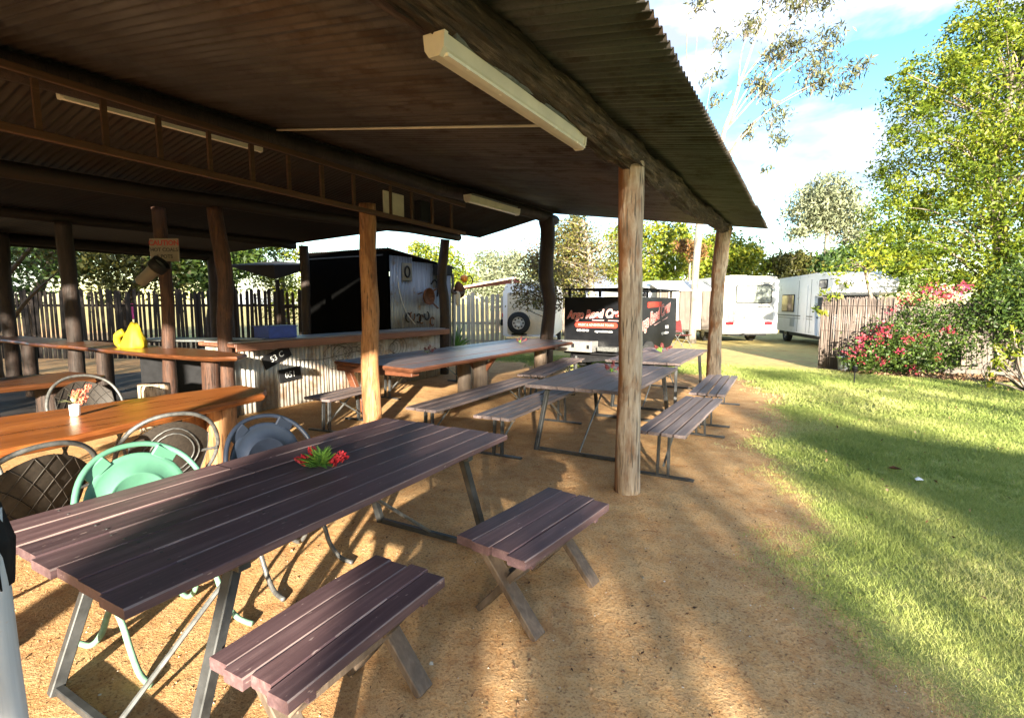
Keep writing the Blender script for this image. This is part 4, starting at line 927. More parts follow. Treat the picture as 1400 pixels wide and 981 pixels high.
# ------------------------------------------------------------------ things in the outdoor kitchen
cs = thing('caution_sign', 'faded caution sign board nailed high on a kitchen post', 'sign', (-7.36, 3.66, 2.29))
cs.rotation_euler = (0, 0, R_(29)); cs.scale = (.86, .86, .86)
MB().box((.20, 0, 0), (.44, .02, .34), bev=.004).build('board', 'sign_white', cs)
fm = frame((.20, -.0125, 0), (1, 0, 0), (0, 0, 1))
text('caution_word', 'CAUTION', .105, 'sign_red', fm @ Matrix.Translation((0, .10, 0)), cs, .002, world=False, sx=.95, offset=.004)
text('warning_words', 'HOT COALS', .075, 'sign_black', fm @ Matrix.Translation((0, 0, 0)), cs, .002, world=False, offset=.002)
text('warning_words', '& POTS', .075, 'sign_black', fm @ Matrix.Translation((.0, -.10, 0)), cs, .002, world=False, offset=.002)
sp = thing('spot_lamp', 'tube shaped lamp hanging at an angle under the caution sign', 'lamp', (-7.05, 3.5, 2.0))
Rm = Matrix.Rotation(R_(50), 3, Vector((-.485, .875, 0)))
MB().lathe([(.06, -.22), (.07, -.2), (.075, .02), (.095, .04), (.1, .14), (.09, .14), (.085, .05), (0, .04)], 16, (0, 0, 0), Rm).build('lamp_body', 'sign_white', sp, True)
MB().lathe([(.101, .05), (.108, .06), (.108, .17), (.09, .17), (.088, .06)], 16, (0, 0, 0), Rm).build('lamp_shade', 'black', sp, True)
ys = thing('yellow_cloth', 'bright yellow cloth bundle heaped on the live edge bar', 'cloth', (-7.95, 3.65, 1.0))
vs = []; fs = []; NA, NZ = 26, 12
for j in range(NZ + 1):
    v = j / NZ
    for i in range(NA):
        a = 2 * PI * i / NA; q = Vector((math.cos(a) * 1.6, math.sin(a) * 1.6, v * 2.2)); r = (1 - v ** 1.7 * .8) * (1 + .18 * noise.noise(q) + .10 * noise.noise(q * 3) + .05 * math.sin(a * 7 + v * 5))
        vs.append((.20 * r * math.cos(a) + .03 * v, .13 * r * math.sin(a), .34 * v * (1 + .12 * noise.noise(q + Vector((5, 0, 0)))) + .002))
for j in range(NZ):
    for i in range(NA): fs.append((j * NA + i, j * NA + (i + 1) % NA, (j + 1) * NA + (i + 1) % NA, (j + 1) * NA + i))
fs.append(tuple(NZ * NA + i for i in range(NA))); fs.append(tuple(reversed(range(NA))))
MB().add(vs, fs).build('bundle', 'yellow', ys, True)
MB().tube(bez([(-.12, -.06, .22), (-.2, -.1, .16), (-.23, -.09, .06), (-.2, -.06, .01)], 5), [.05] * 6 + [.045] * 5 + [.04] * 5, 8).build('loose_fold', 'yellow', ys, True)
gt = thing('folding_table', 'long pale grey trestle table in the shaded kitchen', 'table', (-10.8, 6.2, 0)); gt.rotation_euler = (0, 0, .35)
MB().box((0, 0, .86), (2.6, .75, .04), bev=.008).build('table_top', 'steel_worn', gt)
for x in (-1.1, 1.1):
    for y_ in (-.3, .3): MB().bar((x, y_, .84), (x * 1.05, y_, 0), .03, .03).build('leg', 'steel', gt)
gb = thing('grill_plate', 'dark grill bench with bright bars on the kitchen floor', 'grill', (-9.4, 5.2, 0)); gb.rotation_euler = (0, 0, .4)
MB().box((0, 0, .40), (1.5, .6, .72), bev=.02).build('grill_body', 'black', gb)
for i in range(9): MB().box((-.64 + .16 * i, 0, .785), (.07, .56, .02), bev=.004).build('grill_bar', 'steel_worn', gb)
bc = thing('blue_crate', 'blue plastic crate standing on the bar end', 'crate', (-7.2, 5.3, 1.073))
cb = MB(); cb.box((0, 0, .01), (.36, .5, .02)).box((-.17, 0, .09), (.015, .5, .16)).box((.17, 0, .09), (.015, .5, .16)).box((0, -.242, .09), (.33, .015, .16)).box((0, .242, .09), (.33, .015, .16)); cb.build('crate_shell', 'blue', bc)
MB().box((0, 0, .178), (.39, .53, .018), bev=.004).build('crate_rim', 'blue', bc)
np_ = thing('newspapers', 'loose pale papers spread on the near end of the bar', 'papers', (-7.05, 4.7, 1.073))
for i in range(5): MB().box((random.uniform(-.15, .15), random.uniform(-.2, .3), .003 + .0045 * i), (.28, .36, .003), Matrix.Rotation(random.uniform(-1, 1), 3, 'Z')).build('sheet', 'paper', np_)
hb = thing('hanging_lantern', 'small black lantern hanging in the kitchen opening', 'lantern', (-11.2, 5.8, 2.27))
MB().lathe([(.02, .25), (.09, .2), (.1, .17), (.085, .16), (.085, -.02), (.1, -.03), (.1, -.06), (0, -.06)], 10).build('lantern_body', 'black', hb, True)
MB().tube([(0, 0, .25), (0, 0, .62)], .01, 5).build('chain', 'black', hb)
bl = thing('timber_block', 'pale sawn timber block standing on the kitchen floor', 'block', (-6.6, 3.2, 0))
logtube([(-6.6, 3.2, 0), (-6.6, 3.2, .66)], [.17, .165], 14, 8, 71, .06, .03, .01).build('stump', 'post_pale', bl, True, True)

# ------------------------------------------------------------------ fences
def picket_fence(name, label, p0, p1, H, pitch, wd, mat, rails=(.3, 1.1), cat='fence', jag=.06, point=True, group=None):
    a = Vector((*p0, 0)); b = Vector((*p1, 0)); L = (b - a).length; ang = math.atan2(b.y - a.y, b.x - a.x)
    t = thing(name, label, cat, tuple(a), ang, group); n = int(L / pitch); th = .02; ms = []
    for v in range(4):
        h = H + (v - 1.5) * jag / 1.5; w2 = wd * (.85 + .1 * v) / 2
        out = [(-w2, 0), (w2, 0), (w2, h - (.05 if point else .01)), (.0 + .1 * w2, h), (-w2, h - (.05 if point else .004))]
        ms.append(MB().prism([(x, z) for x, z in reversed(out)], -th / 2, th / 2, axis=1).mesh('picket', mat))
    rd = random.Random(int(L * 100))
    for i in range(n): link('picket', rd.choice(ms), t, (i * pitch + rd.uniform(-.012, .012), rd.uniform(-.006, .006), 0), (0, rd.uniform(-.025, .025), 0))
    for z in rails: MB().box((L / 2, .04, z), (L, .045, .07)).build('rail', mat, t)
    for x in np.arange(0, L + .1, 2.4): MB().box((float(x), .105, H * .48), (.09, .08, H * .96)).build('fence_post', mat, t)
    return t
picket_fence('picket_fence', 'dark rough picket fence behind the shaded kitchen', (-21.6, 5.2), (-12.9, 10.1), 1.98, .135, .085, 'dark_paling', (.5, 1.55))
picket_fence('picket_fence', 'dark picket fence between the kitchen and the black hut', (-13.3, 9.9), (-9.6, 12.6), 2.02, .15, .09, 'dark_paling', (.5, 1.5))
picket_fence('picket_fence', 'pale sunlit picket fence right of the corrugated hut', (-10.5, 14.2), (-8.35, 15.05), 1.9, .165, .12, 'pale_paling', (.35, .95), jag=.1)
bf = thing('brush_fence', 'tall brushwood fence panel beside the pink flowering shrub', 'fence', (.51, 14.91, 0)); bm = MB(); rd = random.Random(4)
for lay in range(3):
    for i in range(74):
        x = i * .0195 + rd.uniform(-.008, .008); y_ = -.03 + .03 * lay + rd.uniform(-.012, .012); h = 1.74 + rd.uniform(-.05, .03); r = rd.uniform(.006, .012)
        bm.tube([(x, y_, 0), (x + rd.uniform(-.012, .012), y_ + rd.uniform(-.01, .01), h * .55), (x + rd.uniform(-.02, .02), y_, h)], [r, r, r * .7], 5)
bf.rotation_euler = (0, 0, math.atan2(-.35, 1.35)); tag(bm.build('brushwood', 'brush', bf, True), kind='stuff')
for z in (.35, .95, 1.55): MB().tube([(0, -.055, z), (1.45, -.055, z)], .004, 5).build('tie_wire', 'wire', bf)
MB().box((.02, .06, .88), (.07, .07, 1.76)).build('fence_post', 'pallet', bf); MB().box((1.4, .06, .88), (.07, .07, 1.76)).build('fence_post', 'pallet', bf)
picket_fence('paling_fence', 'grey paling fence in shade behind the flowering shrub', (1.9, 14.75), (8.6, 17.6), 1.62, .125, .115, 'pallet', (.3, 1.25), point=False, jag=.03)
pl = thing('wooden_pallet', 'sunlit timber pallet leaning on the paling fence', 'pallet', (3.55, 15.05, .22)); pl.rotation_euler = (R_(-8), 0, .42)
for i in range(6): MB().box((-.28 + .11 * i, 0, .26), (.095, .02, .5), bev=.003).build('slat', 'pallet', pl)
for z in (.06, .46): MB().box((0, .035, z), (.66, .05, .07)).build('bearer', 'pallet', pl)
ed = thing('garden_edging', 'low timber edging along the back of the garden bed', 'edging', (3.4, 14.95, 0)); MB().box((0, 0, .07), (3.6, .12, .16), Matrix.Rotation(.12, 3, 'Z'), bev=.01).build('sleeper', 'pallet', ed)
bu = thing('zinc_bucket', 'grey zinc bucket planter at the foot of the brush fence', 'bucket', (1.02, 14.45, 0))
MB().lathe([(.12, 0), (.125, .01), (.155, .33), (.165, .335), (.165, .35), (.15, .35), (.12, .05), (0, .04)], 18).build('pail', 'zinc', bu, True)
sl = thing('garden_light', 'slim black garden light stake standing in the lawn', 'garden light', (1.05, 12.3, 0))
MB().tube([(0, 0, -.05), (0, 0, .26)], .012, 7).build('stake', 'black', sl)
MB().lathe([(.02, .24), (.045, .26), (.045, .31), (.055, .315), (.04, .345), (0, .36)], 12).build('lamp_head', 'black', sl, True)
sc_ = thing('paper_scrap', 'white paper scrap lying on the lawn', 'litter', (1.0, 5.66, .03)); MB().add([(0, 0, 0), (.055, .01, .008), (.06, .05, 0), (.02, .06, .018), (-.01, .03, .006), (.025, .03, .024)], [(0, 1, 5), (1, 2, 5), (2, 3, 5), (3, 4, 5), (4, 0, 5), (4, 3, 2, 1, 0)]).build('paper', 'paper', sc_)
fl = thing('fallen_leaf', 'curled brown dead leaf lying on the lawn', 'leaf', (.82, 5.95, .035)); MB().add([(0, 0, 0), (.05, .03, .02), (.13, .02, .0), (.06, -.025, .018), (.06, .0, -.005)], [(0, 4, 1), (1, 4, 2), (2, 4, 3), (3, 4, 0), (0, 1, 2, 3)]).build('blade', 'rust', fl)

# ------------------------------------------------------------------ black camping trailer
TRZ = R_(-5.5)
tl = thing('camping_trailer', 'black box camping trailer with red script lettering and a roof rack', 'trailer', (-3.21, 11.12, 0), TRZ)
TW, TD = 1.62, 3.3        # the near face runs along local -X from the corner, the side along local +Y
b = MB(); prof = [(0, .44), (TD - .5, .44), (TD, .78), (TD, 1.66), (TD - .06, 1.75), (0, 1.75)]
b.prism([(y, z) for y, z in prof], -TW, 0, axis=0); b.build('body', 'blackbox', tl)
for z in (.46, 1.735):
    MB().box((-TW / 2, -.008, z), (TW, .02, .03)).build('frame_trim', 'black', tl)
for x in (-TW + .012, -.012): MB().box((x, -.008, 1.1), (.024, .022, 1.24)).build('frame_trim', 'black', tl)
MB().box((-TW / 2, TD / 2, .37), (1.3, TD * 1.0, .10)).build('chassis', 'black', tl)
rk = MB()
for x in (-TW, .05):
    rk.bar((x, -.05, 1.94), (x, TD, 1.94), .04, .035)
for y in (0, .8, 1.6, TD - .02): rk.bar((-TW - .05, y, 1.93), (.10, y, 1.93), .04, .04)
rk.build('roof_rack', 'black', tl)
for x in (-TW + .1, -.75, -.10):
    for y in (.05, TD - .2): MB().box((x, y, 1.84), (.05, .05, .17)).build('rack_leg', 'black', tl)
MB().lathe([(.0, 0), (.05, .01), (.06, .06), (.03, .1), (0, .11)], 10, (-.02, .9, 1.752)).build('knob', 'black', tl)
ab = MB().box((-TW + .42, -.2, .64), (.92, .36, .24), bev=.01); ab.build('tool_box', 'alu', tl)
MB().box((-TW + .42, -.385, .66), (.07, .012, .09)).build('latch', 'black', tl); MB().box((-TW + .80, -.385, .64), (.06, .012, .08)).build('latch', 'black', tl)
MB().box((-.42, -.15, .60), (.46, .26, .1), bev=.01).build('step', 'steel_worn', tl)
def wheel(par, c, r, wd, axis_rot, rim='dull_white'):
    Rm = axis_rot; MB().lathe([(r * .55, -wd / 2), (r * .9, -wd / 2), (r, -wd * .36), (r, wd * .36), (r * .9, wd / 2), (r * .55, wd / 2)], 26, c, Rm, caps=False).build('tyre', 'rubber', par, True)
    q = MB().lathe([(0, wd * .30), (r * .18, wd * .34), (r * .2, wd * .42), (r * .3, wd * .40), (r * .36, wd * .28), (r * .5, wd * .34), (r * .58, wd * .44), (r * .58, -wd * .4), (0, -wd * .4)], 26, c, Rm)
    q.build('rim', rim, par, True)
    h = MB()
    for i in range(8):
        a = 2 * PI * i / 8; p = Vector((r * .41 * math.cos(a), r * .41 * math.sin(a), wd * .315)); h.lathe([(0, .012), (r * .075, .012), (r * .075, -.02)], 8, Vector(c) + Rm @ p, Rm)
    h.build('rim_hole', 'black', par)
AX = Matrix.Rotation(PI / 2, 3, 'Y')
wheel(tl, (.0, 1.1, .36), .36, .22, AX); wheel(tl, (-TW, 1.1, .36), .36, .22, AX.copy())
MB().bar((-TW + .1, .2, .40), (-TW / 2, -1.15, .40), .06, .08).build('drawbar', 'black', tl); MB().bar((-.1, .2, .40), (-TW / 2, -1.15, .40), .06, .08).build('drawbar', 'black', tl)
MB().tube([(-TW / 2 + .02, -1.0, .0), (-TW / 2 + .02, -1.0, .5)], .03, 8).build('jockey_stand', 'steel', tl)
fA = frame((-TW / 2 - .03, -.004, 1.36), (1, 0, 0), (0, 0, 1))
def logo(m, sz, ang):
    m = m @ Matrix.Rotation(ang, 4, 'Z')
    mm = m @ Matrix.Rotation(.05, 4, 'Z')
    text('logo_outline', 'Argo Road Crew', sz, 'logo_pink', mm, tl, .001, .3, offset=.014 * sz / .26, world=False, sx=.80)
    text('logo_word', 'Argo Road Crew', sz, 'logo_red', mm @ Matrix.Translation((0, 0, .0022)), tl, .001, .3, offset=-.002, world=False, sx=.80)
    for x, wd in ((.08, .30), (.46, .26)):
        q = MB().box((0, 0, 0), (wd * sz / .26, .018, .003)); q.v = [tuple(m @ (Vector(p) + Vector((x * sz / .26, -sz * .52, 0)))) for p in q.v]; q.build('logo_swash', 'logo_pink', tl)
logo(fA, .255, -.012)
q = MB(); ol = [(-.56, -.06)] + [(.47 + .062 * math.cos(a), .062 * math.sin(a)) for a in np.linspace(-PI / 2, PI / 2, 9)] + [(-.47 + .062 * math.cos(a), .062 * math.sin(a)) for a in np.linspace(PI / 2, 3 * PI / 2, 9)]
ol = ol[1:]; q.prism(ol, 0, .003); mm = fA @ Matrix.Translation((.02, -.245, -.001)); q.v = [tuple(mm @ Vector(p)) for p in q.v]; q.build('banner', 'pill_red', tl)
text('banner_words', 'MUSIC & ADVENTURE TOURS', .072, 'logo_pink', mm @ Matrix.Translation((0, 0, .004)), tl, .001, offset=.001, world=False, sx=.92)
text('contact_line', '0488 130 961', .062, 'print_white', fA @ Matrix.Translation((-.30, -.375, 0)), tl, .001, offset=.002, world=False, sx=.9)
text('contact_line', 'argoroadcrew.com', .062, 'print_white', fA @ Matrix.Translation((.22, -.385, 0)), tl, .001, offset=.002, world=False, sx=.9)
fB = frame((.004, TD * .52, 1.30), (0, 1, 0), (0, 0, 1))
logo(fB @ Matrix.Translation((-.1, .0, 0)), .40, .17)
q = MB().box((0, 0, 0), (1.0, .13, .003)); mm = fB @ Matrix.Translation((-.15, .28, 0)) @ Matrix.Rotation(.02, 4, 'Z'); q.v = [tuple(mm @ Vector(p)) for p in q.v]; q.build('banner', 'pill_red', tl)
text('contact_line', '961', .12, 'print_white', fB @ Matrix.Translation((.80, -.30, 0)), tl, .001, offset=.006, world=False, sx=1.6)
text('contact_line', 'argoroadcrew', .10, 'print_white', fB @ Matrix.Translation((.66, -.44, 0)), tl, .001, offset=.005, world=False, sx=.95)

# ------------------------------------------------------------------ vehicles
def rrect(w_, h_, r, n=4):
    o = []
    for cx, cy, a0 in ((w_ / 2 - r, h_ / 2 - r, 0), (-w_ / 2 + r, h_ / 2 - r, PI / 2), (-w_ / 2 + r, -h_ / 2 + r, PI), (w_ / 2 - r, -h_ / 2 + r, 3 * PI / 2)):
        o += [(cx + r * math.cos(a0 + PI / 2 * i / n), cy + r * math.sin(a0 + PI / 2 * i / n)) for i in range(n + 1)]
    return o
def panel(par, name, mtx, outline, th, mat):
    q = MB().prism(outline, 0, th); q.v = [tuple(mtx @ Vector(p)) for p in q.v]; return q.build(name, mat, par)
def window(par, mtx, w_, h_, glass='glass', r=.05):
    f = panel(par, 'window', mtx, rrect(w_, h_, r), .02, 'black'); panel(f, 'pane', mtx @ Matrix.Translation((0, 0, .004)), rrect(w_ - .07, h_ - .07, r * .8), .022, glass); return f
ma = thing('motorhome', 'white motorhome seen from behind with a wide rear window', 'motorhome', (-1.72, 22.62, 0), R_(33))
W_, L_ = 2.34, 6.2; c = .12
out = [(-W_ / 2, .42), (W_ / 2, .42), (W_ / 2, 2.52), (W_ / 2 - c, 2.68), (-W_ / 2 + c, 2.68), (-W_ / 2, 2.52)]
MB().prism(list(reversed(out)), 0, L_, axis=1).build('body', 'dull_white', ma)
RF = lambda x, z: frame((x, -.002, z), (1, 0, 0), (0, 0, 1))
for sx in (-1, 1): panel(ma, 'corner_moulding', frame((sx * (W_ / 2 - .09), -.002, 1.5), (1, 0, 0), (0, 0, 1)), rrect(.17, 2.1, .04), .02, 'white')
window(ma, RF(.15, 1.98), 1.5, .74, 'glass_grey', .08)
for sx in (-1, 1): panel(ma, 'tail_light', RF(sx * .80 + .0, .82), rrect(.32, .14, .03), .03, 'tail_red')
panel(ma, 'licence_plate', RF(.15, .76), rrect(.42, .13, .01), .02, 'cream'); panel(ma, 'badge_strip', RF(.1, 1.47), rrect(1.5, .05, .01), .012, 'steel_worn')
for z in (1.30, 2.42): panel(ma, 'seam_strip', RF(0, z), rrect(W_ - .4, .018, .006), .008, 'steel_worn')
for x in (-.85, 1.02): panel(ma, 'seam_strip', RF(x, 1.45), rrect(.016, 1.7, .006), .008, 'steel_worn')
panel(ma, 'number_panel', RF(-.55, 1.05), rrect(.5, .22, .03), .01, 'white'); panel(ma, 'high_light', RF(0, 2.56), rrect(.4, .05, .02), .02, 'tail_red')
MB().box((0, -.06, .50), (W_ * .98, .14, .16), bev=.03).build('bumper', 'white', ma); MB().box((0, 3, .40), (1.6, 5.8, .14)).build('chassis', 'black', ma)
MB().box((.1, 1.6, 2.73), (.8, .9, .1), bev=.03).build('roof_hatch', 'dull_white', ma)
SF = lambda y, z: frame((-W_ / 2 - .002, y, z), (0, -1, 0), (0, 0, 1))
window(ma, SF(.9, 1.85), .75, .7); window(ma, SF(3.4, 1.85), 1.1, .6)
for sx in (-1, 1): wheel(ma, (sx * (W_ / 2 - .16), 1.7, .34), .34, .22, AX.copy() if sx > 0 else Matrix.Rotation(-PI / 2, 3, 'Y'))

mb_ = thing('motorhome', 'white motorhome with sleeping pod over the cab parked nose towards the lawn', 'motorhome', (.72, 21.2, 0), math.atan2(1.52, 4.65))
# local: nose at -Y, left side at x=0 facing -X, body to +X
W_ = 1.95; side = [(.55, .45), (1.15, .45), (5.4, .45), (5.45, 2.62), (4.9, 2.70), (.2, 2.70), (-.55, 2.62), (-.85, 2.35), (-.7, 1.98), (.30, 1.88), (.75, 1.88)]
MB().prism(side, 0, W_, axis=0).build('body', 'white', mb_)
cab = [(.76, .42), (.76, 1.87), (.25, 1.87), (-.25, 1.22), (-.95, 1.05), (-1.1, .85), (-1.12, .42)]
MB().prism(cab, .08, W_ - .08, axis=0).build('cab', 'white', mb_)
LS = lambda y, z, x=-.002: frame((x, y, z), (0, -1, 0), (0, 0, 1))
window(mb_, LS(3.6, 1.62), 1.5, .72); window(mb_, LS(.0, 2.28), .7, .32)
panel(mb_, 'door_window', LS(.25, 1.52, .077), [(.42, -.26), (.1, .30), (-.38, .30), (-.38, -.26)], .012, 'glass')
for z, hh in ((1.12, .05), (1.02, .025)): panel(mb_, 'side_stripe', LS(3.0, z), rrect(4.3, hh, .01), .006, 'steel_worn')
for y in (1.1, 2.4): panel(mb_, 'seam_strip', LS(y, 1.5), rrect(.02, 2.0, .006), .006, 'steel_worn')
panel(mb_, 'entry_door', LS(1.75, 1.4), rrect(.62, 1.8, .06), .012, 'white'); MB().box((1.1, 3.2, 2.76), (.8, .9, .12), bev=.04).build('roof_hatch', 'dull_white', mb_)
panel(mb_, 'door_line', LS(.3, 1.0, .077), rrect(.03, 1.05, .01), .008, 'steel_worn'); panel(mb_, 'door_handle', LS(.62, 1.1, .077), rrect(.16, .04, .015), .03, 'black'); panel(mb_, 'hatch', LS(3.0, .85), rrect(.5, .35, .03), .012, 'dull_white')
WS = [Vector((.16, .235, 1.86)), Vector((W_ - .16, .235, 1.86)), Vector((W_ - .16, -.255, 1.24)), Vector((.16, -.255, 1.24))]; nrm = Vector((0, -.78, .61)) * .012
MB().add([p + nrm for p in WS] + list(WS), [(0, 1, 2, 3), (0, 4, 5, 1), (1, 5, 6, 2), (2, 6, 7, 3), (3, 7, 4, 0)]).build('windscreen', 'glass', mb_)
MB().box((W_ / 2, -1.12, .55), (W_ - .1, .22, .3), bev=.06).build('bumper', 'dull_white', mb_); MB().box((W_ / 2, -1.09, .82), (1.0, .1, .2), bev=.02).build('grille', 'black', mb_)
for x in (.3, W_ - .3): MB().box((x, -1.06, .84), (.34, .14, .2), bev=.04).build('headlight', 'glass_grey', mb_)
MB().box((-.16, -.08, 1.42), (.12, .1, .26), bev=.03).build('wing_mirror', 'black', mb_)
for y in (-.35, 4.1): wheel(mb_, (.20, y, .34), .35, .22, Matrix.Rotation(-PI / 2, 3, 'Y')); wheel(mb_, (W_ - .2, y, .34), .35, .22, AX.copy())
panel(mb_, 'wheel_arch', LS(-.35, .40, .075), [(.46 * math.cos(a), .44 * math.sin(a)) for a in np.linspace(0, PI, 12)], .012, 'black')
MB().box((W_ / 2, 2.5, .38), (1.7, 5, .16)).build('chassis', 'black', mb_)

cv = thing('caravan', 'white caravan with tan annexe wall behind the pale gum trunk', 'caravan', (-4.6, 22.4, 0), R_(40))
MB().prism(list(reversed([(-1.15, .45), (1.15, .45), (1.15, 2.3), (.95, 2.55), (-.95, 2.55), (-1.15, 2.3)])), 0, 5.2, axis=1).build('body', 'white', cv)
for i in range(5): MB().box((-1.02 + .5 * i, -.9 - .0 * i, 1.35), (.46, .03, 1.6)).build('annexe_panel', 'cream' if i % 2 else 'pallet', cv)
MB().add([(-1.2, -1.0, 2.15), (1.25, -1.0, 2.15), (1.25, .02, 2.5), (-1.2, .02, 2.5), (-1.2, -1.0, 2.12), (1.25, -1.0, 2.12), (1.25, .02, 2.47), (-1.2, .02, 2.47)], [(0, 1, 2, 3), (7, 6, 5, 4), (0, 4, 5, 1), (1, 5, 6, 2), (3, 2, 6, 7), (0, 3, 7, 4)]).build('awning', 'white', cv)
for x in (-1.15, 1.2): MB().box((x, -.98, 1.06), (.05, .05, 2.12)).build('awning_pole', 'steel_worn', cv)
for sx in (-1, 1): wheel(cv, (sx * 1.02, 2.4, .33), .33, .2, AX.copy())
for i, (x, y, lab) in enumerate(((-4.35, 19.6, 'folding camp chair left of the pale gum trunk'), (-3.75, 19.9, 'folding camp chair nearest the pale gum trunk'))):
    cch = thing('camp_chair', lab, 'chair', (x, y, 0), .6 + .5 * i, 'folding camp chairs by the caravan')
    for sx in (-1, 1):
        MB().tube([(sx * .25, -.25, 0), (sx * .25, .22, .55)], .014, 6).build('leg', 'steel_worn', cch); MB().tube([(sx * .25, .25, 0), (sx * .25, -.15, .55), (sx * .25, .1, .6)], .014, 6).build('leg', 'steel_worn', cch); MB().tube([(sx * .25, .18, .4), (sx * .25, .3, 1.0)], .014, 6).build('back_pole', 'steel_worn', cch)
    MB().box((0, 0, .44), (.5, .46, .02), bev=.005).build('seat', 'petal_dull' if i else 'dull_white', cch); MB().box((0, .25, .75), (.5, .02, .45), Matrix.Rotation(-.2, 3, 'X'), bev=.005).build('backrest', 'petal_dull' if i else 'dull_white', cch)

cw = thing('camper_van', 'white camper van with a spare wheel on its beige rear door', 'van', (-7.75, 15.1, 0), R_(20))
MB().prism([(-.85, .55), (.85, .55), (.85, 2.0), (.75, 2.25), (-.75, 2.25), (-.85, 2.0)][::-1], 0, 4.4, axis=1).build('body', 'white', cw)
panel(cw, 'rear_door', frame((.05, -.002, 1.28), (1, 0, 0), (0, 0, 1)), rrect(1.5, 1.36, .06), .02, 'cream')
wheel(cw, (-.30, -.15, .97), .37, .2, Matrix.Rotation(PI / 2, 3, 'X'))
MB().bar((-.55, -.06, .6), (-.05, -.06, .6), .04, .05).build('wheel_carrier', 'black', cw); MB().bar((-.3, -.05, .6), (-.3, -.05, .97), .06, .04).build('wheel_carrier', 'black', cw)
MB().box((.1, -.1, .50), (1.7, .16, .12), bev=.02).build('bumper', 'alu', cw)
SFc = lambda y, z: frame((-.852, y, z), (0, -1, 0), (0, 0, 1))
window(cw, SFc(.7, 1.62), .55, .5); window(cw, SFc(2.0, 1.62), .9, .5)
panel(cw, 'tail_light', SFc(.12, 1.22), rrect(.2, .12, .02), .03, 'tail_red'); MB().box((-.9, .3, .98), (.12, .42, .2), bev=.02).build('jerry_can', 'black', cw)
for sx in (-1, 1): wheel(cw, (sx * .72, 1.0, .36), .36, .22, AX.copy() if sx > 0 else Matrix.Rotation(-PI / 2, 3, 'Y')); wheel(cw, (sx * .72, 3.6, .36), .36, .22, AX.copy() if sx > 0 else Matrix.Rotation(-PI / 2, 3, 'Y'))
aw = thing('canvas_awning', 'faded red and pink canvas awning stretched beyond the pale picket fence', 'awning', (-11.6, 16.9, 0))
MB().add([(-12.6, 15.9, 1.95), (-9.4, 17.1, 2.55), (-10.2, 19.2, 2.5), (-13.4, 18.2, 2.15), (-12.6, 15.9, 1.93), (-9.4, 17.1, 2.53), (-10.2, 19.2, 2.48), (-13.4, 18.2, 2.13)], [(0, 1, 2, 3), (7, 6, 5, 4), (0, 4, 5, 1), (1, 5, 6, 2), (2, 6, 7, 3), (3, 7, 4, 0)]).build('canvas', 'awning_red', aw, False, True)
MB().tube([(-12.7, 15.85, 1.96), (-9.3, 17.1, 2.58)], .035, 6).build('rafter_pole', 'cream', aw, False, True)
for p, z in (((-12.6, 15.9), 1.95), ((-9.45, 17.1), 2.55), ((-13.35, 18.2), 2.15)): MB().box((*p, z / 2), (.05, .05, z)).build('pole', 'steel_worn', aw, False, True)
pk = thing('hanging_towel', 'bright pink towel hung beyond the dark picket fence', 'towel', (-18.8, 8.6, 1.35)); MB().box((0, 0, 0), (.28, .03, .5), Matrix.Rotation(.5, 3, 'Z'), bev=.006).build('cloth', 'pink', pk)

# ------------------------------------------------------------------ trees and shrubs
BIG = [(4.62,20.28,7.43,2.42),(3.08,19.43,7.87,1.14),(2.43,17.92,6.23,0.82),(3.46,19.64,5.45,1.65),(2.7,18.65,4.26,1.17),(2.25,17.82,3.35,0.78),(4.04,19.96,3.69,1.76),(5.22,19.47,4.79,2.27),(6.14,22.27,8.51,2.11),(4.81,20.39,9.86,1.21),(5.97,21.03,10.3,1.76),(3.85,19.85,8.98,0.88),(5.21,18.9,2.3,1.39),(4.28,19.52,1.92,1.07),(6.93,21.56,6.33,2.64),(2.6,17.45,2.69,0.80),(2.05,18.28,7.89,0.30),(1.95,18.23,5.12,0.38),(7.12,21.67,9.42,2.20),(6.2,18.87,2.27,1.73)]
tree('shade_tree', 'large spreading lime green tree on the right behind the paling fence', (4.9, 20.2, 0), [(4.9, 20.2, 0), (4.8, 20.2, 1.6), (5.0, 20.0, 3.2), (4.7, 20.2, 5.2), (5.0, 20.4, 7.6)], [.28, .24, .2, .15, .08], BIG, 78000, .13, 'lf_tree', 'trunk_grey', 21, .135, 50, 120, .42, .3, shell=.3, lr=.06)
tree('shade_tree', 'leafy branch of a young tree hanging beside the brush fence', (1.9, 16.9, 0), [(1.9, 16.9, 0), (1.7, 16.5, 1.5), (1.4, 15.9, 2.5)], [.07, .05, .03], [(0.94,14.92,2.49,0.32),(1.36,15.5,2.79,0.37),(0.69,14.56,1.86,0.21),(0.46,14.43,1.42,0.14),(0.94,14.92,2.05,0.14),(1.6,16,2.6,.4)], 600, .11, 'lf_lime', 'trunk_grey', 22, .4, 14, 10, .45, .4)
GUM = [(-2.09,22.85,12.19,0.42),(-1.31,23.28,11.0,0.42),(-0.4,23.79,13.08,0.54),(-0.79,23.57,11.29,0.54),(0.12,24.08,10.7,0.54),(0.52,24.3,11.74,0.42),(1.3,24.73,10.55,0.36),(0.25,24.15,10.1,0.42),(-1.57,23.14,9.8,0.36),(-1.05,23.43,8.91,0.42),(-2.09,22.85,8.31,0.24),(-3.14,22.27,11.59,0.30),(-3.92,21.84,13.08,0.36),(-3.4,22.13,10.4,0.30),(-1.31,23.28,13.38,0.48),(0.25,24.15,13.38,0.48),(-1.05,23.43,8.01,0.30),(1.04,24.59,9.95,0.27),(1.82,25.02,10.85,0.24),(-1.31,23.28,6.82,0.18),(-4.31,21.62,13.68,0.42),(-3.27,22.2,9.5,0.24),(-1.83,22.99,10.1,0.36)]
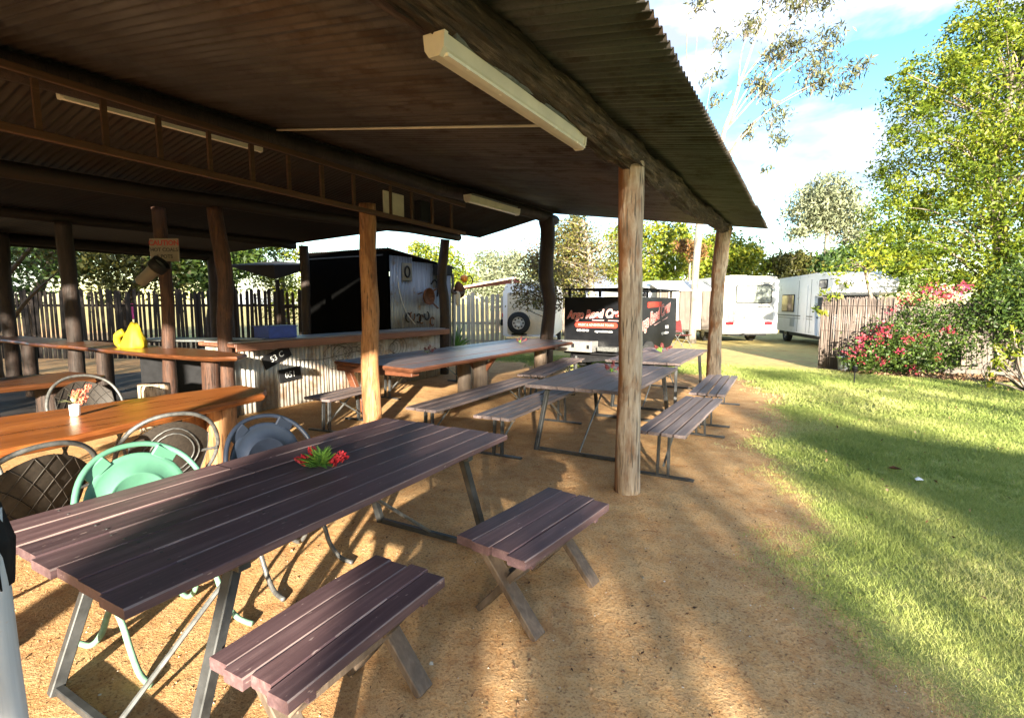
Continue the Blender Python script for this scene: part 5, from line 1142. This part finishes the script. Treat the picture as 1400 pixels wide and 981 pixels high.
gm = thing('gum_tree', 'tall gum with pale straight trunk and sparse hanging leaves above the roof', 'tree', (-3.72, 21.9, 0))
pos, cen, lv = crown_points(GUM, 3600, .5, 11, 31, .2, 1.0)
link('crown', leaves_mesh('crown', 'lf_gum', pos - np.array((-3.72, 21.9, 0)), .25, .24, droop=1.1, seed=31, lv=lv), gm)
t_ = logtube([(-3.72, 21.9, 0), (-3.70, 21.9, 2.5), (-3.6, 21.95, 5), (-3.2, 22.2, 7), (-2.75, 22.49, 8.9), (-2.2, 22.8, 11), (-1.5, 23.2, 13.6)], [.15, .14, .15, .12, .08, .05, .03], 12, 36, 31, .06, 0, .06)
tb_ = MB()
for s0, tg, r in (((-3.3, 22.1, 6.6), [(-1.9, 22.9, 8.0), (-1.1, 23.4, 8.9), (.2, 24.1, 10.1), (1.8, 25, 10.85)], .05), ((-2.9, 22.4, 8.3), [(-.8, 23.6, 11.3), (.5, 24.3, 11.7), (-1.3, 23.3, 11)], .045), ((-2.5, 22.6, 10), [(-.4, 23.8, 13.1), (.25, 24.15, 13.4), (-2.1, 22.85, 12.2)], .04), ((-3.5, 22, 6), [(-3.4, 22.1, 10.4), (-3.9, 21.8, 13.1), (-4.3, 21.6, 13.7), (-1.3, 23.3, 6.8)], .045)): limbs(tb_, s0, tg, r, int(r * 1000), 6, .08)
rd = random.Random(5)
for c_ in rd.sample(list(cen), 60):
    b_ = min(GUM, key=lambda g_: (Vector(g_[:3]) - Vector(c_)).length); limbs(tb_, Vector(b_[:3]) - Vector((.3, .15, .5)), [c_], .016, rd.randint(0, 99), 4, .1)
t_.build('trunk', 'trunk_pale', gm, True, True); tb_.build('branches', 'trunk_grey', gm, True, True)
tree('gum_tree', 'distant pale grey green gum against the sky beyond the motorhomes', (1.6, 46.6, 0), [(1.6, 46.6, 0), (1.5, 46.6, 3.5), (1.6, 46.6, 6), (1.5, 46.6, 8.5)], [.3, .22, .18, .1], [(1.58,46.61,8.99,1.99),(0.24,45.87,8.7,1.59),(2.97,47.38,8.13,1.59),(-0.26,45.59,7.0,0.85),(3.72,47.79,6.43,1.25),(1.73,46.69,10.12,1.42),(0.98,46.28,7.57,1.02)], 7000, .42, 'lf_pale', 'trunk_pale', 41, .3, 14, 30, .3, .6)
tree('bronze_tree', 'small bronze leaved tree beside the crooked dark post', (-6.5, 13.6, 0), [(-6.5, 13.6, 0), (-6.45, 13.6, 1.2), (-6.5, 13.6, 2.2)], [.07, .06, .04], [(-6.62,13.48,2.98,0.47),(-6.81,13.38,2.03,0.51),(-6.15,13.74,2.35,0.47),(-6.43,13.58,1.71,0.51),(-6.71,13.43,2.67,0.43),(-6.25,13.69,1.6,0.32),(-6.99,13.27,1.6,0.30)], 2600, .10, 'lf_purple', 'trunk_dark', 42, .3, 14, 24, .45, .3)
tree('dry_tree', 'half bare tree with pale branches and sparse yellowed leaves behind the trailer', (-8.3, 22.8, 0), [(-8.3, 22.8, 0), (-8.4, 22.8, 2), (-8.5, 22.7, 3.6), (-8.8, 22.5, 5.4)], [.2, .17, .12, .05], [(-8.65,22.64,4.5,0.75),(-9.25,22.31,3.82,0.85),(-8.21,22.89,3.13,0.75),(-7.46,23.3,4.16,0.61),(-8.95,22.48,2.79,0.75),(-9.4,22.23,5.01,0.51)], 4200, .14, 'lf_dry', 'trunk_pale', 43, .35, 10, 60, .4, .3, lr=.06)
YGR = [(-6.14,26.32,4.74,1.11),(-5.5,26.68,3.63,1.18),(-6.47,26.14,3.26,1.03),(-7.76,25.43,4.74,0.92),(-7.76,25.43,3.26,0.92),(-4.69,27.13,4.19,0.81),(-5.34,26.77,4.92,0.55),(-6.3,26.2,2.2,1.1)]
tree('leafy_tree', 'bright yellow green bushy tree behind the black trailer', (-6.2, 26.3, 0), [(-6.2, 26.3, 0), (-6.2, 26.3, 2), (-6.1, 26.3, 4.2)], [.2, .16, .08], YGR, 12000, .2, 'lf_lime', 'trunk_grey', 44, .26, 18, 20)
tree('leafy_tree', 'yellow green tree mixed behind the half bare tree', (-10.3, 24.1, 0), [(-10.3, 24.1, 0), (-10.3, 24.1, 2), (-10.2, 24.1, 4.6)], [.18, .15, .08], [(-10.34,23.99,4.74,0.92),(-10.51,23.9,3.26,0.81),(-9.7,24.35,5.48,0.66),(-9.6,24.5,4.0,.9),(-10.2,24,2.2,1.0),(-11.3,23.6,3.4,.9)], 7500, .19, 'lf_olive', 'trunk_grey', 45, .26, 18, 20)
tree('red_leaf_tree', 'small tree with orange red new leaves by the corner post', (-4.35, 24.1, 0), [(-4.35, 24.1, 0), (-4.35, 24.1, 2), (-4.3, 24.0, 3.8)], [.08, .06, .04], [(-4.15,24.0,3.89,0.46),(-4.58,23.76,4.1,0.36)], 1300, .15, 'lf_red', 'trunk_grey', 46, .3, 12, 12)
tree('leafy_tree', 'bright lime tree just right of the corner post behind the caravan', (-4.0, 29.5, 0), [(-4.0, 29.5, 0), (-4, 29.5, 2), (-3.8, 29.6, 4)], [.16, .12, .07], [(-3.9,29.6,4.3,1.0),(-3.0,29.9,3.7,.9),(-4.8,29.2,3.6,.9),(-2.4,30.2,4.2,.6)], 6500, .2, 'lf_lime', 'trunk_grey', 47, .26, 16, 14)
B = [(-3.81,36.76,4.74,1.35),(-2.76,37.35,4.26,1.06),(-1.28,38.17,4.01,0.87),(-0.22,38.75,4.16,0.87),(0.83,39.34,4.01,0.87),(2.1,40.04,4.26,0.97),(-4.66,36.29,5.22,1.16),(2.95,40.51,4.5,1.06),(4.64,41.44,4.74,1.45),(6.33,42.38,4.98,1.45)]
lab = ['rounded yellow green tree behind the motorhome with the wide rear window', 'mid green tree beyond the gap between the motorhomes', 'dark green tree rising behind the cab of the right hand motorhome', 'dark tree partly behind the brush fence and lime tree']
for i, (a, mtl) in enumerate((([0, 1, 6], 'lf_lime'), ([2, 3], 'lf_olive'), ([4, 5], 'lf_dark'), ([7, 8, 9], 'lf_green'))):
    bl_ = [B[q] for q in a] + [(B[q][0], B[q][1], B[q][2] - 1.5, B[q][3] * 1.1) for q in a]; x, y = bl_[0][0], bl_[0][1]
    tree('leafy_tree', lab[i], (x, y, 0), [(x, y, 0), (x, y, 2), (x + .1, y, 4)], [.2, .16, .08], bl_, 6500, .27, mtl, 'trunk_grey', 50 + i, .28, 18, 12, group='trees beyond the motorhomes')
tree('pale_tree', 'pale silvery green tree beyond the red awning', (-15.3, 25.8, 0), [(-15.3, 25.8, 0), (-15.3, 25.8, 2), (-15.4, 25.7, 3.6)], [.16, .12, .07], [(-15.29,25.83,3.52,1.02),(-16.22,25.31,2.88,0.94),(-14.54,26.24,3.94,0.77),(-15.85,25.52,4.16,0.60),(-15.2,25.9,2.2,1.0),(-14.2,26.4,2.6,.9)], 7000, .2, 'lf_pale', 'trunk_grey', 56, .28, 16, 16)
tree('leafy_tree', 'bright green tree just behind the corrugated hut', (-14.4, 19.5, 0), [(-14.4, 19.5, 0), (-14.4, 19.5, 1.8), (-14.5, 19.4, 3.6)], [.16, .12, .07], [(-14.02,19.67,3.3,0.75),(-14.62,19.34,3.82,0.68),(-15.36,18.92,3.99,0.55),(-13.57,19.92,2.62,0.48),(-14.3,19.5,2.4,.8),(-15.6,18.8,3.2,.7)], 6000, .15, 'lf_lime', 'trunk_grey', 57, .28, 16, 16)
LT = [(-22.6,6.91,2.81,1.21),(-21.13,7.73,3.17,1.09),(-19.86,8.43,2.93,1.09),(-22.39,7.02,1.72,0.72),(-18.8,9.02,3.17,1.21),(-19.65,8.55,2.32,0.85),(-17.32,9.83,2.93,0.97),(-17.75,9.6,2.45,0.97),(-16.69,10.19,2.57,0.85),(-20.7,7.96,2.57,0.72),(-23.87,6.21,2.69,1.45),(-16.06,10.54,3.17,0.72)]
for i, (a, mtl, lb_) in enumerate((([0, 1, 3, 9, 10], 'lf_dark', 'dark leaved tree with leaning trunk at the far left beyond the fence'), ([2, 4, 5, 7], 'lf_olive', 'dense olive green tree filling the middle of the kitchen opening'), ([6, 8, 11], 'lf_green', 'greener tree seen between the caution sign and the red post'))):
    bl_ = [LT[q] for q in a]; x, y = bl_[0][0] - .3, bl_[0][1] + .5
    bl_ += [(q[0] - .5, q[1] + .9, q[2] + 1.5, q[3] * 1.3) for q in bl_]
    tree('leafy_tree', lb_, (x, y, 0), [(x, y, 0), (x + .4, y, 1.4), (x + 1.0, y + .2, 2.6), (x + 1.8, y + .4, 4)], [.2, .17, .12, .06], bl_, 8500, .2, mtl, 'trunk_dark', 60 + i, .3, 16, 24, group='trees beyond the dark picket fence')
lt_ = thing('leaning_trunk', 'dark leaning tree trunk with forked limbs behind the live edge bar', 'tree', (-15.2, 4.2, 0)); q = logtube([(-15.2, 4.2, 0), (-15.1, 4.2, 1.0), (-14.9, 4.2, 2.0), (-15.0, 4.2, 3.5)], [.2, .17, .13, .08], 10, 20, 66, .1, .05)
limbs(q, (-15.15, 4.2, .5), [(-13.4, 4.9, 2.3), (-16.8, 3.6, 2.8)], .07, 3, 6); limbs(q, (-14.95, 4.2, 1.7), [(-13.2, 4.9, 3.4), (-16.2, 3.7, 3.6)], .06, 5, 6); q.build('trunk', 'trunk_dark', lt_, True, True)
pos, cen, lv = crown_points([(-15, 4.3, 3.3, .8), (-13.9, 4.8, 2.9, .6), (-16.2, 3.8, 3.0, .7)], 1600, .4, 10, 67); link('crown', leaves_mesh('crown', 'lf_olive', pos - np.array((-15.2, 4.2, 0)), .13, .4, seed=67, lv=lv), lt_)
tree('leafy_tree', 'bright green shrub tree between the red post and the black hut', (-17.4, 13.3, 0), [(-17.4, 13.3, 0), (-17.4, 13.3, 1.5), (-17.5, 13.2, 3)], [.12, .1, .06], [(-17.52,13.15,2.45,0.71),(-17.9,12.95,2.74,0.57),(-17.15,13.36,2.17,0.57),(-18.39,12.67,3.02,0.71),(-17.27,13.29,3.59,0.62),(-17.65,13.09,3.87,0.57),(-17.4,13.2,1.5,.7)], 5200, .13, 'lf_lime', 'trunk_grey', 68, .3, 14, 14)
# flowering shrub
BOUG = [(2.15,15.37,0.63,0.60),(1.54,15.03,0.46,0.46),(2.62,15.63,0.46,0.60),(2.0,15.29,0.25,0.42),(2.96,15.9,1.14,0.51),(2.4,15.6,1.42,0.48),(3.18,15.9,0.6,0.47),(1.38,14.94,0.25,0.28),(1.15,14.82,0.34,0.21),(1.89,15.37,0.97,0.45),(2.46,15.54,0.25,0.35)]
BOUG = [(x, y - .75, z, r) for x, y, z, r in BOUG]
bg_ = tree('flowering_shrub', 'rounded green shrub dotted with pink and red flowers against the fence', (2.1, 14.6, 0), [(2.1, 14.6, 0), (2.1, 14.6, .5), (2.2, 14.7, 1.1)], [.05, .04, .03], BOUG, 9500, .085, 'lf_green', 'trunk_grey', 71, .3, 16, 30, .5, .2, cat='shrub', kind_trunk='stem', hide=lambda p: p[:, 2] < .02)
FL = [(1.15, 14.0, .50, .16), (1.35, 14.1, .62, .16), (1.6, 14.15, .85, .2), (1.75, 14.3, 1.05, .15), (2.1, 14.2, .85, .13), (2.45, 14.5, .9, .12), (2.0, 14.15, .55, .1), (2.2, 14.8, 1.72, .2), (2.6, 14.9, 1.85, .2), (2.95, 15.0, 1.78, .2), (3.2, 15.1, 1.95, .15), (1.9, 14.5, 1.45, .12), (2.35, 14.25, .15, .14), (2.75, 14.45, .45, .09), (1.7, 14.1, .3, .12), (1.3, 14.0, .25, .09), (2.9, 14.6, 1.0, .1), (1.25, 14.05, .78, .12)]
pos, cen, lv = crown_points(FL, 900, .45, 10, 72, .1); link('flowers', leaves_mesh('flowers', 'lf_flower', pos - np.array((2.1, 14.6, 0)), .06, .8, seed=72, lv=lv), bg_)
tree('garden_shrub', 'soft green shrub growing over the paling fence below the lime tree', (4.3, 15.1, 0), [(4.3, 15.1, 0), (4.3, 15.1, .6), (4.4, 15.1, 1.2)], [.05, .04, .03], [(3.7, 15.0, 1.45, .5), (4.2, 15.2, 1.25, .65), (4.8, 15.2, 1.5, .75), (5.2, 15.2, .75, .7), (4.1, 15.1, 1.9, .55), (4.6, 15.3, 2.2, .6), (5.4, 15.4, 1.9, .8)], 9000, .10, 'lf_green', 'trunk_grey', 73, .3, 16, 20, .45, .2, cat='shrub', kind_trunk='stem')
# pale stemmed plant at the right edge
fr = thing('frangipani', 'pale stemmed bush with curled lime leaf tufts at the right edge', 'shrub', (3.75, 12.6, 0)); st = MB(); rd = random.Random(9); tips = []
for i in range(26):
    a = rd.uniform(0, 2 * PI); r_ = rd.uniform(.35, .85); h = rd.uniform(.15, 1.15); e = Vector((r_ * math.cos(a), r_ * math.sin(a), h)); C = bez([(0.02 * math.cos(a), .02 * math.sin(a), 0), (e.x * .55, e.y * .55, h * .25 + rd.uniform(0, .2)), e], 5)
    st.tube(C, [.022 - .012 * k_ / (len(C) - 1) for k_ in range(len(C))], 6, caps=False); tips.append(e)
for i in range(4): st.tube(bez([(rd.uniform(-.8, -.4), rd.uniform(-.3, .3), .05), (rd.uniform(-1.0, -.6), 0, .35), (-.5, .1, .55), (-.2, .1, .3)], 5), .008, 5)
st.build('stem', 'trunk_grey', fr, True)
for tp in tips:
    n = 16; p = np.array(tp)[None] + rng.normal(size=(n, 3)) * .045
    link('leaf_tuft', leaves_mesh('leaf_tuft', 'lf_lime', p, .12, .4, seed=rd.randint(0, 999), lv=rng.uniform(.3, .85, n)), fr)
sp_ = thing('spiky_plant', 'spiky green plant against the pale picket fence', 'plant', (-9.95, 14.0, 0)); q = MB(); rd = random.Random(12)
for i in range(26):
    a = rd.uniform(0, 2 * PI); el = rd.uniform(.7, 1.45); L = rd.uniform(.5, 1.3); d = Vector((math.cos(a) * math.cos(el), math.sin(a) * math.cos(el), math.sin(el))); s_ = d.cross(Vector((0, 0, 1))).normalized() * .03; q.add([s_, -s_, d * L * .6 - s_ * .8, d * L - Vector((0, 0, .1)), d * L * .6 + s_ * .8, d * L * .5 + d.cross(s_) * .6], [(0, 5, 4), (0, 1, 5), (1, 2, 5), (2, 3, 5), (5, 3, 4), (4, 3, 2, 1, 0)])
q.build('leaves', 'sprig_leaf', sp_)

# ------------------------------------------------------------------ unseen casters outside the view, shaped to shade the yard
def uv(u, v, z): return (.868 * u - .497 * v, .497 * u + .868 * v, z)
hm = thing('homestead', 'low homestead building standing behind the viewer', 'building', uv(7.5, -11.5, 0), math.atan2(.497, .868))
MB().prism([(-3.9, 0), (4.5, 0), (4.5, 1.33), (-3.9, 3.40)], -2.5, 2.5, axis=1).build('wall', 'cream', hm)
mr_ = corr_sheet(9.1, .81, nu=1).mesh('roof_sheet', 'corr_grey', True)
for i in range(7): link('roof_sheet', mr_, hm, (-4.1, -2.75 + .77 * i, 3.52 + .003 * (i % 2)), (0, math.atan(2.07 / 8.4), 0))
GAPS = [(a, z0 + (v_ + 9) * SUN_T, c_, d_ * SUN_T) for a, v_, z0, c_, d_ in (
    (0.0, 1.95, 0, .09, .5), (.55, 2.5, 0, .13, .26), (.90, 1.75, 0, .10, .5), (2.5, 3.95, 0, .12, .75), (2.08, 2.55, 0, .15, .65), (3.04, 5.9, 0, .2, .5),
    (.54, 4.67, 0, .14, .3), (0, 4.13, 0, .12, .35), (1.6, 5.6, 0, .15, .5), (-.92, 1.65, .45, .10, .25), (.15, 2.52, .45, .10, .2), (1.25, 6.2, .75, .2, .3), (3.9, 3.2, 0, .2, .3), (1.5, 3.5, 0, .1, .3))]
def cut(u, z):  # leaf gaps shaped so that sun streaks fall on the yard
    k_ = np.zeros(len(u), bool)
    for a, b, c_, d in GAPS: k_ |= ((u - a) / c_) ** 2 + ((z - b) / d) ** 2 < 1
    return k_
r = np.random.default_rng(77)
n = 17000; u = r.uniform(-.62, 4.2, n); z = r.uniform(1.6, 3.25, n); v = -9 + r.normal(size=n) * .18
k1 = ~cut(u, z) & ((u < 1.7) | (r.uniform(size=n) < .42))
U = [u[k1]]; Z = [z[k1]]; V = [v[k1]]
n = 2600; u = r.uniform(-1.42, -.55, n); z = r.uniform(2.82, 3.25, n); k1 = ~cut(u, z); U.append(u[k1]); Z.append(z[k1]); V.append(-9 + r.normal(size=n)[k1] * .15)
# open, gappy upper crown
cu = r.uniform(-1.0, 9.0, 130); cz = r.uniform(3.25, 4.5, 130); m = 60
u = np.repeat(cu, m) + r.normal(size=130 * m) * .20; z = np.repeat(cz, m) + r.normal(size=130 * m) * .055; k1 = ~cut(u, z) & (z > 3.2) & (z < 4.7)
U.append(u[k1]); Z.append(z[k1]); V.append(-9.4 + r.normal(size=130 * m)[k1] * .4)
for uu, z0, z1, nn in ((1.07, 3.0, 5.5, 2600), (3.96, 4.0, 7.4, 3400)):      # two leaf columns added to shade the pale posts
    U.append(uu + r.normal(size=nn) * .13); Z.append(r.uniform(z0, z1, nn)); V.append(-9.2 + r.normal(size=nn) * .2)
U = np.concatenate(U); Z = np.concatenate(Z); V = np.concatenate(V); pos = np.stack([.868 * U - .497 * V, .497 * U + .868 * V, Z], -1)
b0 = np.array(uv(1.7, -9.2, 0))
hd = thing('unseen_tree', 'unseen leafy tree behind the viewer with crown shaped to dapple the yard', 'tree', tuple(b0))
link('crown', leaves_mesh('crown', 'lf_green', pos - b0, .10, .62, seed=78), hd)
q = logtube([uv(1.7, -9.2, 0), uv(1.7, -9.2, 1.5), uv(1.6, -9.2, 2.9)], [.14, .12, .07], 10, 12, 79)
for uu in (-.5, .3, 1.2, 2.8, 3.8, 5.5, 7.5): limbs(q, uv(1.7, -9.2, 1.35), [uv(uu, -9.2, 1.7 if uu < 4 else 3.4)], .05, int(uu * 10), 5, .05)
q.build('trunk', 'trunk_grey', hd, True, True)
sr = np.random.default_rng(91); SB = [(-6.8 - 1.25 * i + sr.uniform(-.3, .3), -5.0 + sr.uniform(-.5, .5), 1.2 + 1.5 * k_, 1.25) for i in range(13) for k_ in range(4)]
tree('unseen_tree', 'unseen tall leafy screen added left of the shelter for shade', (-14, -5, 0), [(-14, -5, 0), (-14, -5, 2), (-14.2, -5, 4.5)], [.2, .16, .08], SB, 26000, .22, 'lf_dark', 'trunk_grey', 91, .28, 18, 20)  # added out of view to shade the fence and background on the left
print('objects', len(bpy.data.objects))
